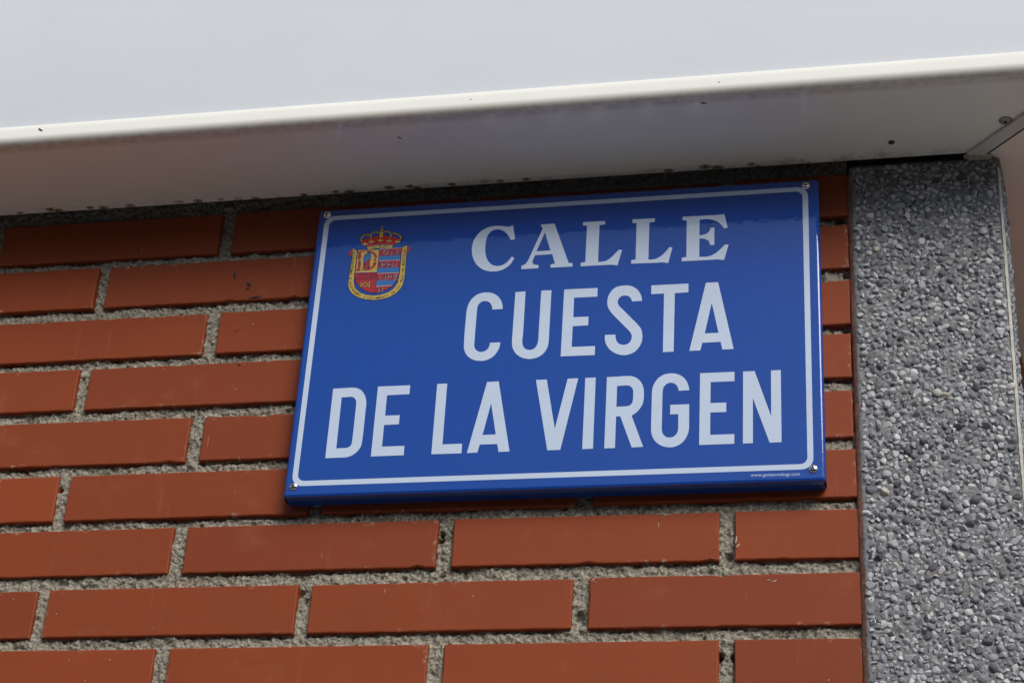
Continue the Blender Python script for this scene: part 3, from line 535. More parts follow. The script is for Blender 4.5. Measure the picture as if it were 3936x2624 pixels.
# low row of houses on the other side of the street (behind the camera; it closes the street and darkens the low sky)
OB = (0.0, -9.0, 0.0)
ob = empty('opposite_building', OB, 'low rendered building across the street, behind the viewer', 'building')
M['render'] = ground_mat('wall_render', (0.27, 0.24, 0.20), (0.34, 0.31, 0.26), 1.5)
M['pane'] = plain('window_glass', (0.03, 0.035, 0.04), .08)
M['frame'] = plain('window_frame', (0.45, 0.44, 0.42), .4)
M['door'] = plain('door_paint', (0.10, 0.06, 0.035), .45)
M['tile'] = plain('roof_tile', (0.26, 0.11, 0.07), .8)
link('wall', from_bm('wall', box_bm(-30, 30, -6.0, 0, .0, 4.35, .01)), M['render'], ob)
link('roof', from_bm('roof', box_bm(-30.2, 30.2, -6.2, .22, 4.36, 4.52, .03)), M['tile'], ob)
wm = from_bm('window', box_bm(-.62, .62, .0, .05, -.72, .72, .01)); wp = from_bm('pane', box_bm(-.54, .54, .051, .057, -.64, .64, .002))
for i in range(-9, 10):
    if i % 4 == 2:
        d_ = link('door', from_bm('door', box_bm(-.55, .55, .0, .05, .0, 2.2, .01)), M['door'], ob, (i * 3.0, 0.001, .002))
        link('handle', from_bm('handle', box_bm(.38, .44, .051, .10, 1.0, 1.12, .01)), M['steel'], d_)
    else:
        w_ = link('window', wm, M['frame'], ob, (i * 3.0, .001, 1.75)); link('pane', wp, M['pane'], w_)
    w_ = link('window', wm, M['frame'], ob, (i * 3.0, .001, 3.45)); link('pane', wp, M['pane'], w_)

# ================================================================== brick wall
wall = empty('brick_wall', (-0.6, 0.0, 0.0), 'red brick wall with wide rough grey mortar joints behind the blue sign', 'wall')
WB = np.array((-0.6, 0.0, 0.0))
XL, XR = -1.30, 0.1118
tops = {8: (.5055, .4583), 7: (.4495, .4022), 6: (.3893, .3429), 5: (.3330, .2880), 4: (.2756, .2290), 3: (.2184, .1717), 2: (.1618, .1163), 1: (.1028, .0562), 0: (.0450, -.0005)}
P_ = 0.0575
def course(c):
    if c in tops: return tops[c]
    if c < 0: return (.0450 + c * P_, -.0008 + c * P_)
    return (.5055 + (c - 8) * P_ + .0025, .5262 + (c - 9) * P_)
rects = []
lowest = -36
for c in range(lowest, 18):
    zt, zb = course(c)
    if zb + H < 0.004: continue
    if c % 2 == 0: joints = [(-1.0015, .0125), (-.7505, .0125), (-.5005, .0135), (-.2497, .0142), (.0004, .0130)]
    else: joints = [(-1.1265, .012), (-.8755, .012), (-.6247, .0116), (-.3745, .0122), (-.1252, .0142)]
    if c not in tops: joints = [(a + rnd.uniform(-.003, .003), b + rnd.uniform(-.0015, .0015)) for a, b in joints]
    e = [XL] + sum([[a - b / 2, a + b / 2] for a, b in joints], []) + [XR + rnd.uniform(-.0012, .0006)]
    for i in range(0, len(e), 2):
        rects.append((c, e[i], e[i + 1], zb + rnd.uniform(-.0004, .0004), zt + rnd.uniform(-.0004, .0004)))

def brick_mesh(x0, x1, z0, z1, fine):
    """brick with slightly wavy, chipped arrises; origin at its lower left front corner"""
    wd, hh = x1 - x0, z1 - z0
    if fine: nx, nz = max(4, int(wd / .008)), 6
    else: nx, nz = 4, 2
    ring = [(i / nx * wd, 0) for i in range(nx)] + [(wd, i / nz * hh) for i in range(nz)] + [(wd - i / nx * wd, hh) for i in range(nx)] + [(0, hh - i / nz * hh) for i in range(nz)]
    k = len(ring)
    b = .0011
    V = []
    def jit(a): return rnd.uniform(-a, a)
    chip = [abs(rnd.gauss(0, .00020)) + (rnd.uniform(.0008, .0020) if rnd.random() < .008 and fine else 0) for _ in range(k)]
    skew = rnd.uniform(-.0006, .0006)
    for dep, inset in ((.050, 0.0), (b, 0.0), (b * .3, b * .35), (0.0, b * 1.1)):
        for i, (x, z) in enumerate(ring):
            ins = inset + (chip[i] if dep < .002 else 0)
            xx = min(max(x, ins), wd - ins); zz = min(max(z, ins), hh - ins)
            V.append((xx + (jit(.00012) if fine else 0), dep + (chip[i] * .35 if dep == b * .3 else 0), zz + skew * (x / wd - .5) + (jit(.00016) if fine else 0)))
    F = []
    for l in range(3):
        for i in range(k):
            j = (i + 1) % k
            F.append((l * k + i, l * k + j, (l + 1) * k + j, (l + 1) * k + i))
    nin = len(V)
    ins2 = .0045
    for i, (x, z) in enumerate(ring):
        V.append((min(max(x, ins2), wd - ins2), 0.0, min(max(z, ins2), hh - ins2)))
    for i in range(k):
        j = (i + 1) % k
        F.append((3 * k + i, 3 * k + j, 4 * k + j, 4 * k + i))
    F.append(tuple(range(4 * k, 5 * k)))
    me = mesh('brick', V, F)
    at = me.attributes.new('edge', 'FLOAT', 'POINT')
    at.data.foreach_set('value', [1.0] * (4 * k) + [0.0] * k)
    return me

shared = {}
for c, x0, x1, z0, z1 in rects:
    fine = -2 <= c <= 9 and x1 > -.9
    yo = rnd.uniform(-.0006, .0008)
    if fine:
        me = brick_mesh(x0, x1, z0, z1, True)
    else:
        key = (round((x1 - x0) / .004), round((z1 - z0) / .002))
        if key not in shared: shared[key] = brick_mesh(x0, x1, z0, z1, False)
        me = shared[key]
    o = link('brick', me, M['brick'], wall, (x0 - WB[0], yo, z0 + H))
# mortar: dense, rough sheet over the part of the wall one can see, plain behind the rest
sp = .00105
gx0, gx1, gz0, gz1 = -.92, .1135, -.15, .533
nx, nz = int((gx1 - gx0) / sp), int((gz1 - gz0) / sp)
X = gx0 + np.arange(nx) * sp; Z = gz0 + np.arange(nz) * sp
depth = .0054 + .0012 * vnoise(nx, nz, 30, 1) + .0008 * vnoise(nx, nz, 11, 2) + .0010 * vnoise(nx, nz, 4.2, 3) + .0014 * vnoise(nx, nz, 2.0, 4)
lump = vnoise(nx, nz, 5.5, 5); depth -= np.clip(lump - .35, 0, 1) * .0030
pit = vnoise(nx, nz, 6.5, 6); depth += np.clip(pit - .72, 0, 1) * .012
pit2 = vnoise(nx, nz, 3.0, 8); depth += np.clip(pit2 - .70, 0, 1) * .007
inside = np.zeros((nx, nz), bool); tight = np.zeros((nx, nz), np.float32)
for c, x0, x1, z0, z1 in rects:
    ix = (X > x0 + .003) & (X < x1 - .003); iz = (Z > z0 + .003) & (Z < z1 - .003)
    inside |= ix[:, None] & iz[None, :]
    # shadow gap torn open along the lower edge of many bricks
    near = (X > x0)[:, None] & (X < x1)[:, None] & ((Z < z0 + .001) & (Z > z0 - .0028))[None, :]
    tight += near
depth += (tight > 0) * np.clip(vnoise(nx, nz, 26, 9) + .15, 0, 1) * .0022
# a few open holes next to bricks, as the old pointing has crumbled
for hx, hz, hr, hd in ((.0075, .030, .0045, .012), (-.0065, .031, .004, .012), (-.1262, .068, .0055, .006), (-.1240, .062, .004, .005), (-.2545, .150, .0032, .012), (-.2545, .144, .003, .012), (.104, .4535, .006, .010), (.108, .3965, .004, .010), (.107, .3385, .004, .010), (.002, .121, .004, .008), (-.252, .020, .005, .004), (-.380, .096, .004, .006), (-.511, .33, .003, .01), (-.63, .205, .003, .008), (-.628, .325, .0025, .009)):
    r2 = ((X - hx)[:, None] ** 2 + (Z - hz)[None, :] ** 2) / hr ** 2
    depth += hd * np.clip(1.15 - r2 + .35 * pit, 0, 1)
depth = np.clip(depth, .0006, .022)
idx = np.arange(nx * nz).reshape(nx, nz)
cellin = inside[:-1, :-1] & inside[1:, :-1] & inside[:-1, 1:] & inside[1:, 1:]
q = np.stack([idx[:-1, :-1], idx[1:, :-1], idx[1:, 1:], idx[:-1, 1:]], -1)[~cellin]
used = np.unique(q); remap = np.full(nx * nz, -1); remap[used] = np.arange(len(used))
gx, gz = np.meshgrid(X, Z, indexing='ij')
jx = rng.normal(0, .00018, (nx, nz)); jz = rng.normal(0, .00018, (nx, nz))
Vm = np.stack([gx + jx - WB[0], depth, gz + jz + H], -1).reshape(-1, 3)[used]
o = link('mortar', np_mesh('mortar', Vm, remap[q]), M['mortar'], wall, smooth=True); o['kind'] = 'stuff'
o['label'] = 'rough crumbling grey mortar pointing between the bricks'
link('mortar_backing', from_bm('mortar_backing', box_bm(XL + .6 + .002, XR + .6, .0235, .049, .003, 3.12)), M['mortar'], wall)
link('wall_core', from_bm('wall_core', box_bm(XL + .6 + .003, XR + .6 - .001, .0515, .30, .002, 3.30)), M['rear_wall'], wall)

# flakes of dark paint and scrapes of lime left on single bricks
M['flake'] = plain('dark_paint_flake', (0.012, 0.014, 0.03), .6)
M['lime'] = plain('lime_scrape', (0.45, 0.37, 0.29), .9)
def mark(name, x, z, ln, wd, ang, mat):
    n = 7; V = [(0, -.00035, 0)]; F = []
    for i in range(2 * n):
        t = i / (2 * n) * 2 * math.pi; f_ = rnd.uniform(.55, 1.1)
        a_, b2 = ln / 2 * math.cos(t) * f_, wd / 2 * math.sin(t) * f_
        V.append((a_ * math.cos(ang) - b2 * math.sin(ang), -.0001, a_ * math.sin(ang) + b2 * math.cos(ang)))
    for i in range(2 * n): F.append((0, 1 + i, 1 + (i + 1) % (2 * n)))
    link(name, mesh(name, V, F), mat, wall, (x - WB[0], -.0008, z + H))
for a_ in ((-.4848, .431, .0085, .0026, -1.25), (-.4688, .4201, .0075, .0026, -.65), (-.4692, .4156, .0045, .0024, .5), (-.4594, .4047, .0165, .0014, .05), (-.4741, .3675, .0065, .0006, .6), (-.4812, .3617, .0035, .0006, 1.1), (-.4666, .3296, .0035, .0017, .1), (-.4640, .4225, .0022, .0008, .8)):
    mark('paint_flake', *a_, M['flake'])
for a_ in ((-.1149, .1006, .0040, .0012, .7), (-.1128, .0985, .0034, .0009, -.4), (-.0971, .1027, .0120, .0008, .02), (-.059, .1503, .0050, .0007, 1.45), (.0085, .1349, .0075, .0018, 1.4), (.0098, .1290, .0050, .0016, .9), (.041, .0957, .0045, .0015, .5), (.036, .0968, .0050, .0009, .1), (-.30, .0945, .004, .0008, 1.3), (-.22, .088, .0035, .0006, 1.2), (-.58, .290, .012, .0006, .1)):
    mark('lime_scrape', *a_, M['lime'])

# ================================================================== pillar with exposed aggregate
PX0, PX1, PT = .1150, .2497, .5127
pil = empty('aggregate_pillar', (.182, .02, 0.0), 'grey concrete corner pillar faced with small exposed pebbles, right of the sign', 'pillar')
PB = np.array((.182, .02, 0.0))
SL = .132                                    # the side street leaves at 97.5 degrees
V = []; F = []
T = .046
prof = [(PX0 - .0035, .060), (PX0 - .0035, .0015), (PX0, -.0030)]
core_prof = [(PX0 - .002, .050), (PX0 - .002, .004), (PX0 + .001, -.0012), (PX1 - .001, -.0012), (PX1 + .0025, .002), (PX1 + .0025 + SL * T, T + .002)]
zl = [.002, PT + H]
for z in zl:
    for x, y in core_prof: V.append((x - PB[0], y - PB[1], z))
k = len(core_prof)
for i in range(k): F.append((i, (i + 1) % k, k + (i + 1) % k, k + i))
F += [tuple(range(k, 2 * k)), tuple(reversed(range(k)))]
link('slab', mesh('slab', V, F), M['cement'], pil)
# cement matrix, displaced
sp2 = .0014
mx = np.arange(PX0, PX1 + sp2 * .5, sp2); mz = np.arange(-.22, PT, sp2)
a, b_ = len(mx), len(mz)
dep = -.0030 + .0007 * vnoise(a, b_, 9, 21) + .0006 * vnoise(a, b_, 3, 22) + .0003 * vnoise(a, b_, 1.5, 23)
edge = np.minimum(mx - PX0, PX1 - mx)[:, None]; dep = dep + np.clip(1 - edge / .0025, 0, 1) ** 2 * .0016
te = (PT - mz)[None, :]; dep = dep + np.clip(1 - te / .004, 0, 1) ** 2 * .002
gx, gz = np.meshgrid(mx, mz, indexing='ij')
gz = gz + np.clip(1 - te / .004, 0, 1) * .0012 * vnoise(a, b_, 7, 24)
Vc = np.stack([gx - PB[0], dep - PB[1], gz + H], -1).reshape(-1, 3)
idx = np.arange(a * b_).reshape(a, b_)
qc = np.stack([idx[:-1, :-1], idx[1:, :-1], idx[1:, 1:], idx[:-1, 1:]], -1).reshape(-1, 4)
link('cement_matrix', np_mesh('cement_matrix', Vc, qc), M['cement'], pil, smooth=True)
# pale cast arris on the street corner and red stained joint against the bricks
def ribbon_strip(name, pts, mat, z0, z1, n, jit, parent, base):
    V = []; F = []; kk = len(pts)
    for i in range(n + 1):
        z = z0 + (z1 - z0) * i / n
        for x, y in pts: V.append((x + rnd.gauss(0, jit) - base[0], y + rnd.gauss(0, jit) - base[1], z))
    for i in range(n):
        for j in range(kk - 1):
            p = i * kk + j; F.append((p, p + 1, p + kk + 1, p + kk))
    return link(name, mesh(name, V, F), mat, parent, smooth=True)
ribbon_strip('corner_arris', [(PX1 - .0006, -.0031), (PX1 + .0004, -.0030), (PX1 + .0017, -.0012), (PX1 + .0022, .0005)], M['pale_cement'], .01, PT + H - .012, 260, .00013, pil, PB)
ribbon_strip('stained_joint', [(PX0 - .0042, .009), (PX0 - .0034, .0010), (PX0 - .0016, -.0014), (PX0 + .0006, -.0031)], M['red_joint'], .01, PT + H - .010, 330, .00035, pil, PB)

def pebble_base(seed):
    r = random.Random(seed)
    bm = bmesh.new(); bmesh.ops.create_icosphere(bm, subdivisions=2, radius=1.0)
    planes = []
    for _ in range(9):
        nn = Vector((r.gauss(0, 1), r.gauss(0, 1), r.gauss(0, 1))).normalized(); planes.append((nn, r.uniform(.50, .80)))
    for v in bm.verts:
        for nn, d in planes:
            t = v.co.dot(nn)
            if t > d: v.co -= nn * (t - d) * .94
    bmesh.ops.remove_doubles(bm, verts=bm.verts, dist=.02)
    bmesh.ops.dissolve_limit(bm, angle_limit=R(9), verts=bm.verts, edges=bm.edges)
    bmesh.ops.triangulate(bm, faces=bm.faces)
    bm.normal_update()
    return bm
pmeshes = []
for s in range(14):
    me = from_bm('pebble', pebble_base(100 + s)); me.materials.append(M['pebble']); pmeshes.append(me)
parr = []
for me in pmeshes:
    me.shade_smooth()
    me.set_sharp_from_angle(angle=R(18))
    vv = np.empty(len(me.vertices) * 3, np.float32); me.vertices.foreach_get('co', vv)
    parr.append((vv.reshape(-1, 3), np.array([list(p.vertices) for p in me.polygons])))
# dart throwing
cell = .009; gridh = {}
peb = []
ZB = -.20
def ok(x, z, r):
    cx, cz = int(math.floor(x / cell)), int(math.floor(z / cell))
    for i in (-1, 0, 1):
        for j in (-1, 0, 1):
            for (xx, zz, rr) in gridh.get((cx + i, cz + j), ()):
                if (x - xx) ** 2 + (z - zz) ** 2 < (.82 * (r + rr)) ** 2: return False
    return True
patch = vnoise(72, 372, 4.5, 31) * .75 + vnoise(72, 372, 2.0, 32) * .45
for rad_lo, rad_hi, tries in ((.0032, .0041, 1500), (.0024, .0031, 42000), (.0016, .0022, 52000)):
    for _ in range(tries):
        x = rnd.uniform(PX0 + .0045, PX1 - .0032); z = rnd.uniform(ZB, PT - .004)
        if patch[int((x - PX0) / .002), int((z - ZB) / .002)] > .86: continue
        dens = 1.0 if z < .30 else 1.0 - .55 * (z - .30) / .21
        if rnd.random() > dens: continue
        r = rnd.uniform(rad_lo, rad_hi)
        if rad_hi > .004 and rnd.random() < .3: continue
        if ok(x, z, r):
            gridh.setdefault((int(math.floor(x / cell)), int(math.floor(z / cell))), []).append((x, z, r)); peb.append((x, z, r))
vis = sorted([p for p in peb if p[1] > .0 + (0 if p[0] < .236 else .05)], key=lambda p: -p[2])
big = set(vis[:290])
Vs, Fs, nv = [], [], 0
def pebble_matrix(x, y, z, r, roll, sink, axis=0.0):
    s = Matrix.Diagonal((r * rnd.uniform(1.20, 1.50), r * rnd.uniform(.75, 1.0), r * rnd.uniform(1.05, 1.30), 1))
    return Matrix.Translation((x, y, z)) @ Matrix.Rotation(axis, 4, 'Z') @ Matrix.Rotation(roll, 4, 'Y') @ s @ Matrix.Rotation(rnd.uniform(0, 6.28), 4, Vector((rnd.gauss(0, 1), rnd.gauss(0, 1), rnd.gauss(0, 1))).normalized())
for p in peb:
    x, z, r = p
    mt = pebble_matrix(x - PB[0], -.0031 + r * rnd.uniform(-.02, .38) - PB[1], z + H, r, rnd.uniform(0, 6.28), 0)
    j = rnd.randrange(14)
    if p in big:
        o = link('pebble', pmeshes[j], None, pil); o.matrix_local = mt
    else:
        vv, ff = parr[j]; A = np.array(mt)
        Vs.append(vv @ A[:3, :3].T + A[:3, 3]); Fs.append(ff + nv); nv += len(vv)
# the return face towards the side street
for _ in range(1500):
    t = rnd.uniform(.004, T); z = rnd.uniform(ZB, PT - .01); r = rnd.uniform(.0020, .0034)
    x = PX1 + .0022 + SL * t
    mt = pebble_matrix(x - r * rnd.uniform(.2, .5) - PB[0], t - PB[1], z + H, r, rnd.uniform(0, 6.28), 0, math.pi / 2)
    vv, ff = parr[rnd.randrange(14)]; A = np.array(mt)
    Vs.append(vv @ A[:3, :3].T + A[:3, 3]); Fs.append(ff + nv); nv += len(vv)
o = link('pebble_facing', np_mesh('pebble_facing', np.concatenate(Vs), np.concatenate(Fs)), M['pebbles'], pil); o['kind'] = 'stuff'
o.data.shade_smooth(); o.data.set_sharp_from_angle(angle=R(18))

# wall of the side street, set back behind the pillar return
sw = empty('side_street_wall', (.30, .6, 0.0), 'brick wall of the side street just visible past the pillar edge', 'wall')
V = []
for z in (.002, 3.12):
    for x, y in ((PX0 - .001, .0525), (PX1 - .024 + SL * .05, .0525), (PX1 - .024 + SL * 1.43, 1.43), (PX0 - .001, 1.43)):
        V.append((x - .30, y - .6, z))
link('wall_body', mesh('wall_body', V, [(0, 1, 5, 4), (1, 2, 6, 5), (2, 3, 7, 6), (3, 0, 4, 7), (4, 5, 6, 7)]), M['mortar'], sw)
SN = math.hypot(1, SL); side_ang = math.atan2(1 / SN, SL / SN)
half_brick = brick_mesh(0, .112, 0, .046, False)
smesh = [brick_mesh(0, .238, 0, .046, False) for _ in range(4)]
for c in range(-36, 18):
    zt, zb = course(c)
    if zb + H < .004: continue
    if c % 2:
        o = link('brick', half_brick, M['brick'], sw, (PX1 - .024 + .0070 / SN + SL * .0565 - .30, .0565 - .6, zb + H)); o.rotation_euler = (0, 0, side_ang)
    for i in range(5):
        d_ = .004 + i * .2505 + (.125 if c % 2 else 0)
        y_ = .0525 + d_ / SN; x_ = PX1 - .024 + .0070 / SN + SL * y_
        o = link('brick', smesh[(c * 3 + i) % 4], M['brick'], sw, (x_ - .30, y_ - .6, zb + H)); o.rotation_euler = (0, 0, side_ang)

# ================================================================== white fascia box over the wall
ZS = .5135
fb = empty('fascia_box', (-.4, 0.0, ZS + H), 'long white metal fascia box with rolled lower edge above the sign', 'fascia')
FB = (-.4, 0.0)
CW = (.2214, 0.0); N_ = math.hypot(1, SL); nside = (1 / N_, -SL / N_); sdir = (SL / N_, 1 / N_)
def corner_pt(d):
    px, py = CW[0] + nside[0] * d, CW[1] + nside[1] * d
    t = (-d - py) / sdir[1]
    return px + sdir[0] * t, -d
XEND, YEND = -1.36, 1.45
def front_path(t, d):
    cx, cy = corner_pt(d); return (XEND + (cx - XEND) * t - FB[0], -d)
def side_path(t, d):
    cx, cy = corner_pt(d); L = (YEND - cy) / sdir[1] * t
    return (cx + sdir[0] * L - FB[0], cy + sdir[1] * L)
arc = [(.1225 + .0085 * math.sin(a), .0085 - .0085 * math.cos(a)) for a in [R(q) for q in range(0, 91, 9)]]
roll = [(.0095, .016), (.0095, .0006), (.0102, 0.0), (.045, 0.0), (.085, 0.0), (.115, 0.0)] + arc + [(.1310, .0150), (.1310, .0192), (.1302, .0202), (.1262, .0204)]
ts = [0, .15, .3, .45, .6, .75, .9, 1.0]
def swept(name, prof, path, mat, flip=False):
    V, F = sweep(name, prof, path, ts)
    if flip: F = [tuple(reversed(f)) for f in F]
    me = mesh(name, V, F); o = link(name, me, mat, fb)
    me.shade_smooth(); me.set_sharp_from_angle(angle=R(40))
    return o
swept('soffit_panel', roll, front_path, M['soffit'])
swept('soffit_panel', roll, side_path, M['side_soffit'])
fas = [(.1266, .0202), (.1266, .48), (.1200, .49), (-.045, .49)]
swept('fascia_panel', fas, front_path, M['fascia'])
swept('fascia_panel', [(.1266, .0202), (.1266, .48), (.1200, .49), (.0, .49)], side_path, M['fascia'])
# flat cover strip over the mitre of the two soffits
ca, cb = Vector(corner_pt(.004)), Vector(corner_pt(.124))
md = (cb - ca).normalized(); mp_ = Vector((-md.y, md.x))
def strip(name, a, b2, w0, w1, z0, z1, mat):
    V = []
    for z in (z0, z1):
        for p, s in ((a, w0), (a, w1), (b2, w1), (b2, w0)):
            V.append((p.x + mp_.x * s - FB[0], p.y + mp_.y * s, z))
    bm = bmesh.new(); vs_ = [bm.verts.new(v) for v in V]
    for f in ((0, 1, 2, 3), (7, 6, 5, 4), (0, 4, 5, 1), (1, 5, 6, 2), (2, 6, 7, 3), (3, 7, 4, 0)): bm.faces.new([vs_[i] for i in f])
    bmesh.ops.recalc_face_normals(bm, faces=bm.faces)
    bmesh.ops.bevel(bm, geom=list(bm.edges), offset=.0005, segments=2, affect='EDGES')
    return link(name, from_bm(name, bm), mat, fb)
strip('mitre_strip', ca + md * .004, cb, -.0072, .0072, -.0030, -.0002, M['strip'])
strip('dark_edge_line', ca + md * .002, cb, .0073, .0098, -.0022, -.0003, M['black'])  # solid black bar along one edge of the mitre strip
# screws in the soffit
def screw(name, loc, r, parent, mat, axis='Y', slot=True, dome=.55):
    bm = bmesh.new(); n = 20
    prof = [(1.0, 0.0), (1.0, .18), (.93, .34), (.75, .50), (.5, .60), (.25, .64)]
    rings = []
    for rr, h in prof:
        rings.append([bm.verts.new((rr * r * math.cos(2 * math.pi * i / n), -h * r * dome / .64, rr * r * math.sin(2 * math.pi * i / n))) for i in range(n)])
    for a_, b2 in zip(rings, rings[1:]):
        for i in range(n): bm.faces.new((a_[i], a_[(i + 1) % n], b2[(i + 1) % n], b2[i]))
    bm.faces.new(rings[-1])
    bmesh.ops.recalc_face_normals(bm, faces=bm.faces)
    o = link(name, from_bm(name, bm), mat, parent, loc, smooth=True)
    if slot:
        ang = rnd.uniform(-.35, .35); V = []; F = []
        for kx in range(2):
            c_, s_ = math.cos(ang + kx * math.pi / 2), math.sin(ang + kx * math.pi / 2)
            for lx, lz in ((-.52, -.11), (.52, -.11), (.52, .11), (-.52, .11)):
                x, z = lx * c_ - lz * s_, lx * s_ + lz * c_
                V.append((x * r, -r * dome * 1.02 - .00005 * kx, z * r))
            F.append((kx * 4, kx * 4 + 1, kx * 4 + 2, kx * 4 + 3))
        link('cross_slot', mesh('cross_slot', V, F), M['black'], o)
    if axis == 'Z': o.rotation_euler = (R(90), 0, 0)
    return o
s1 = screw('soffit_screw', (.2562 - FB[0], -.0580, -.0001), .0058, fb, M['grey_screw'], 'Z', False, .35)
link('socket', from_bm('socket', box_bm(-.0013, .0013, -.0024, -.0018, -.0013, .0013, .0003)), M['black'], s1)
s2 = screw('soffit_screw', (.1545 - FB[0], -.0357, -.0001), .0030, fb, M['rust'], 'Z', False, .55)
s2['label'] = 'small rusty screw in the soffit'
# lump of old sealant in the inner corner
bm = bmesh.new(); bmesh.ops.create_icosphere(bm, subdivisions=4, radius=1.0)
for v in bm.verts:
    nse = 1 + .22 * math.sin(v.co.x * 5 + 1) * math.cos(v.co.z * 4) + rnd.gauss(0, .035)
    v.co = Vector((v.co.x * .0125 * nse, v.co.y * .0065 * nse, v.co.z * .0045 * nse))
link('sealant_lump', from_bm('sealant_lump', bm), M['seal'], fb, (.2335 - FB[0], -.0050, -.0004), smooth=True)
# small dark insects / flecks stuck on the white edge
def fleck(loc, s, rz):
    V = [(-.9, 0, -.12), (-.2, 0, -.32), (.55, 0, -.2), (1.0, 0, .05), (.4, 0, .3), (-.3, 0, .26), (-1.1, 0, .35), (-.7, 0, .05)]
    bm = bmesh.new(); c_ = bm.verts.new((0, -.0006, 0)); vs_ = [bm.verts.new((x * s, 0, z * s)) for x, _, z in V]
    for i in range(len(vs_)): bm.faces.new((vs_[i], vs_[(i + 1) % len(vs_)], c_))
    o = link('stuck_fleck', from_bm('stuck_fleck', bm), M['black'], fb, loc); o.rotation_euler = rz
fleck((-.712 - FB[0] + .06, -.1312, .0135), .0032, (0, .6, 0))
fleck((-.010 - FB[0], -.1160, -.0003), .0030, (R(90), 0, .3))
fleck((-.300 - FB[0], -.0960, -.0003), .0026, (R(90), 0, .9))

# ================================================================== street name sign
SX0, SX1, SZ0, SZ1 = -.3986, .0866, .1790, .4886
sg = empty('street_name_sign', ((SX0 + SX1) / 2, -.010, SZ0 + H), 'blue street name sign with white lettering and a coat of arms', 'sign')
SB = np.array(((SX0 + SX1) / 2, -.010, SZ0 + H))
bm = box_bm(SX0 - SB[0], SX1 - SB[0], -.0200 - SB[1], -.0010 - SB[1], 0, SZ1 - SZ0)
fe = [e for e in bm.edges if all(v.co.y < -.005 for v in e.verts)]
ve = [e for e in bm.edges if abs(e.verts[0].co.y - e.verts[1].co.y) > .01]
bmesh.ops.bevel(bm, geom=fe + ve, offset=.0030, segments=5, profile=.5, affect='EDGES')
ff = [f for f in bm.faces if f.normal.y < -.99 and f.calc_area() > .05]
bmesh.ops.inset_region(bm, faces=ff, thickness=.0006)
pl = link('plate', from_bm('plate', bm), M['blue'], sg, smooth=True); pl.data.set_sharp_from_angle(angle=R(50))
# open folds at the lower corners
for sx, xx in ((1, SX0), (-1, SX1)):
    bm = bmesh.new(); bmesh.ops.create_uvsphere(bm, u_segments=12, v_segments=8, radius=1)
    for v in bm.verts: v.co = Vector((v.co.x * .0011, v.co.y * .0072, v.co.z * .0011))
    o = link('fold_gap', from_bm('fold_gap', bm), M['black'], sg, (xx + sx * .0008 - SB[0], -.0098 - SB[1], .0008), smooth=True)

def ctrl(s):
    out = []
    for t in s.split():
        fl = 1 if t[0] == 's' else 0
        a_, b2 = t[1:].split(','); out.append((float(a_), float(b2), fl))
    return out
def smooth_loop(pts, n=5):
    mm = len(pts); o = []
    for i in range(mm):
        a_, b2, pa, nb = pts[i], pts[(i + 1) % mm], pts[i - 1], pts[(i + 2) % mm]
        o.append(a_[:2])
        if a_[2] or b2[2]:
            A, B = Vector(a_[:2]), Vector(b2[:2]); d = (B - A).length
            ta = (B - Vector(pa[:2])).normalized() * d if a_[2] else B - A
            tb = (Vector(nb[:2]) - A).normalized() * d if b2[2] else B - A
            for k2 in range(1, n):
                t = k2 / n
                h = (2 * t**3 - 3 * t**2 + 1) * A + (t**3 - 2 * t**2 + t) * ta + (-2 * t**3 + 3 * t**2) * B + (t**3 - t**2) * tb
                o.append((h.x, h.y))
    return o
def loc_uv(u, v, level):                     # millimetres on the sign face -> sign coordinates
    return (u / 1000 - SB[0], -.02012 - .00003 * level - SB[1], v / 1000 + H - SB[2])
def flat(name, loops, mat, level, parent, origin=(0, 0, 0)):
    lv = [[Vector((a_, b2, 0)) for a_, b2 in lp] for lp in loops]
    tris = tessellate_polygon(lv)
    V = [loc_uv(p.x, p.y, level) for lp in lv for p in lp]
    V = [(x - origin[0], y - origin[1], z - origin[2]) for x, y, z in V]
    me = mesh(name, V, tris)
    if me.polygons:                          # face outwards
        s_ = sum(p.normal.y * p.area for p in me.polygons)
        if s_ > 0: me.flip_normals()
    return link(name, me, mat, parent, origin)
for ch, loops in LETTERS:
    o = flat('letter_' + ch.lower(), [smooth_loop(ctrl(s)) for s in loops], M['film'], 1, sg)
# rounded border line
def rrect(x0, x1, z0, z1, r, n=9):
    o = []
    for cx, cz, a0 in ((x1 - r, z1 - r, 0), (x0 + r, z1 - r, 90), (x0 + r, z0 + r, 180), (x1 - r, z0 + r, 270)):
        for i in range(n): a_ = R(a0 + 90 * i / (n - 1)); o.append((cx + r * math.cos(a_), cz + r * math.sin(a_)))
    return o
flat('border_line', [rrect(-391.7, 76.5, 189.9, 480.4, 10.5), list(reversed(rrect(-386.6, 71.4, 195.0, 475.6, 6.5)))], M['film'], 1, sg)
for u, v in ((-389.5, 481.9), (74.7, 481.2), (-389.5, 189.8), (76.2, 190.1)):
    x, y, z = loc_uv(u, v, 0); screw('screw', (x, y, z), .0039, sg, M['steel'])

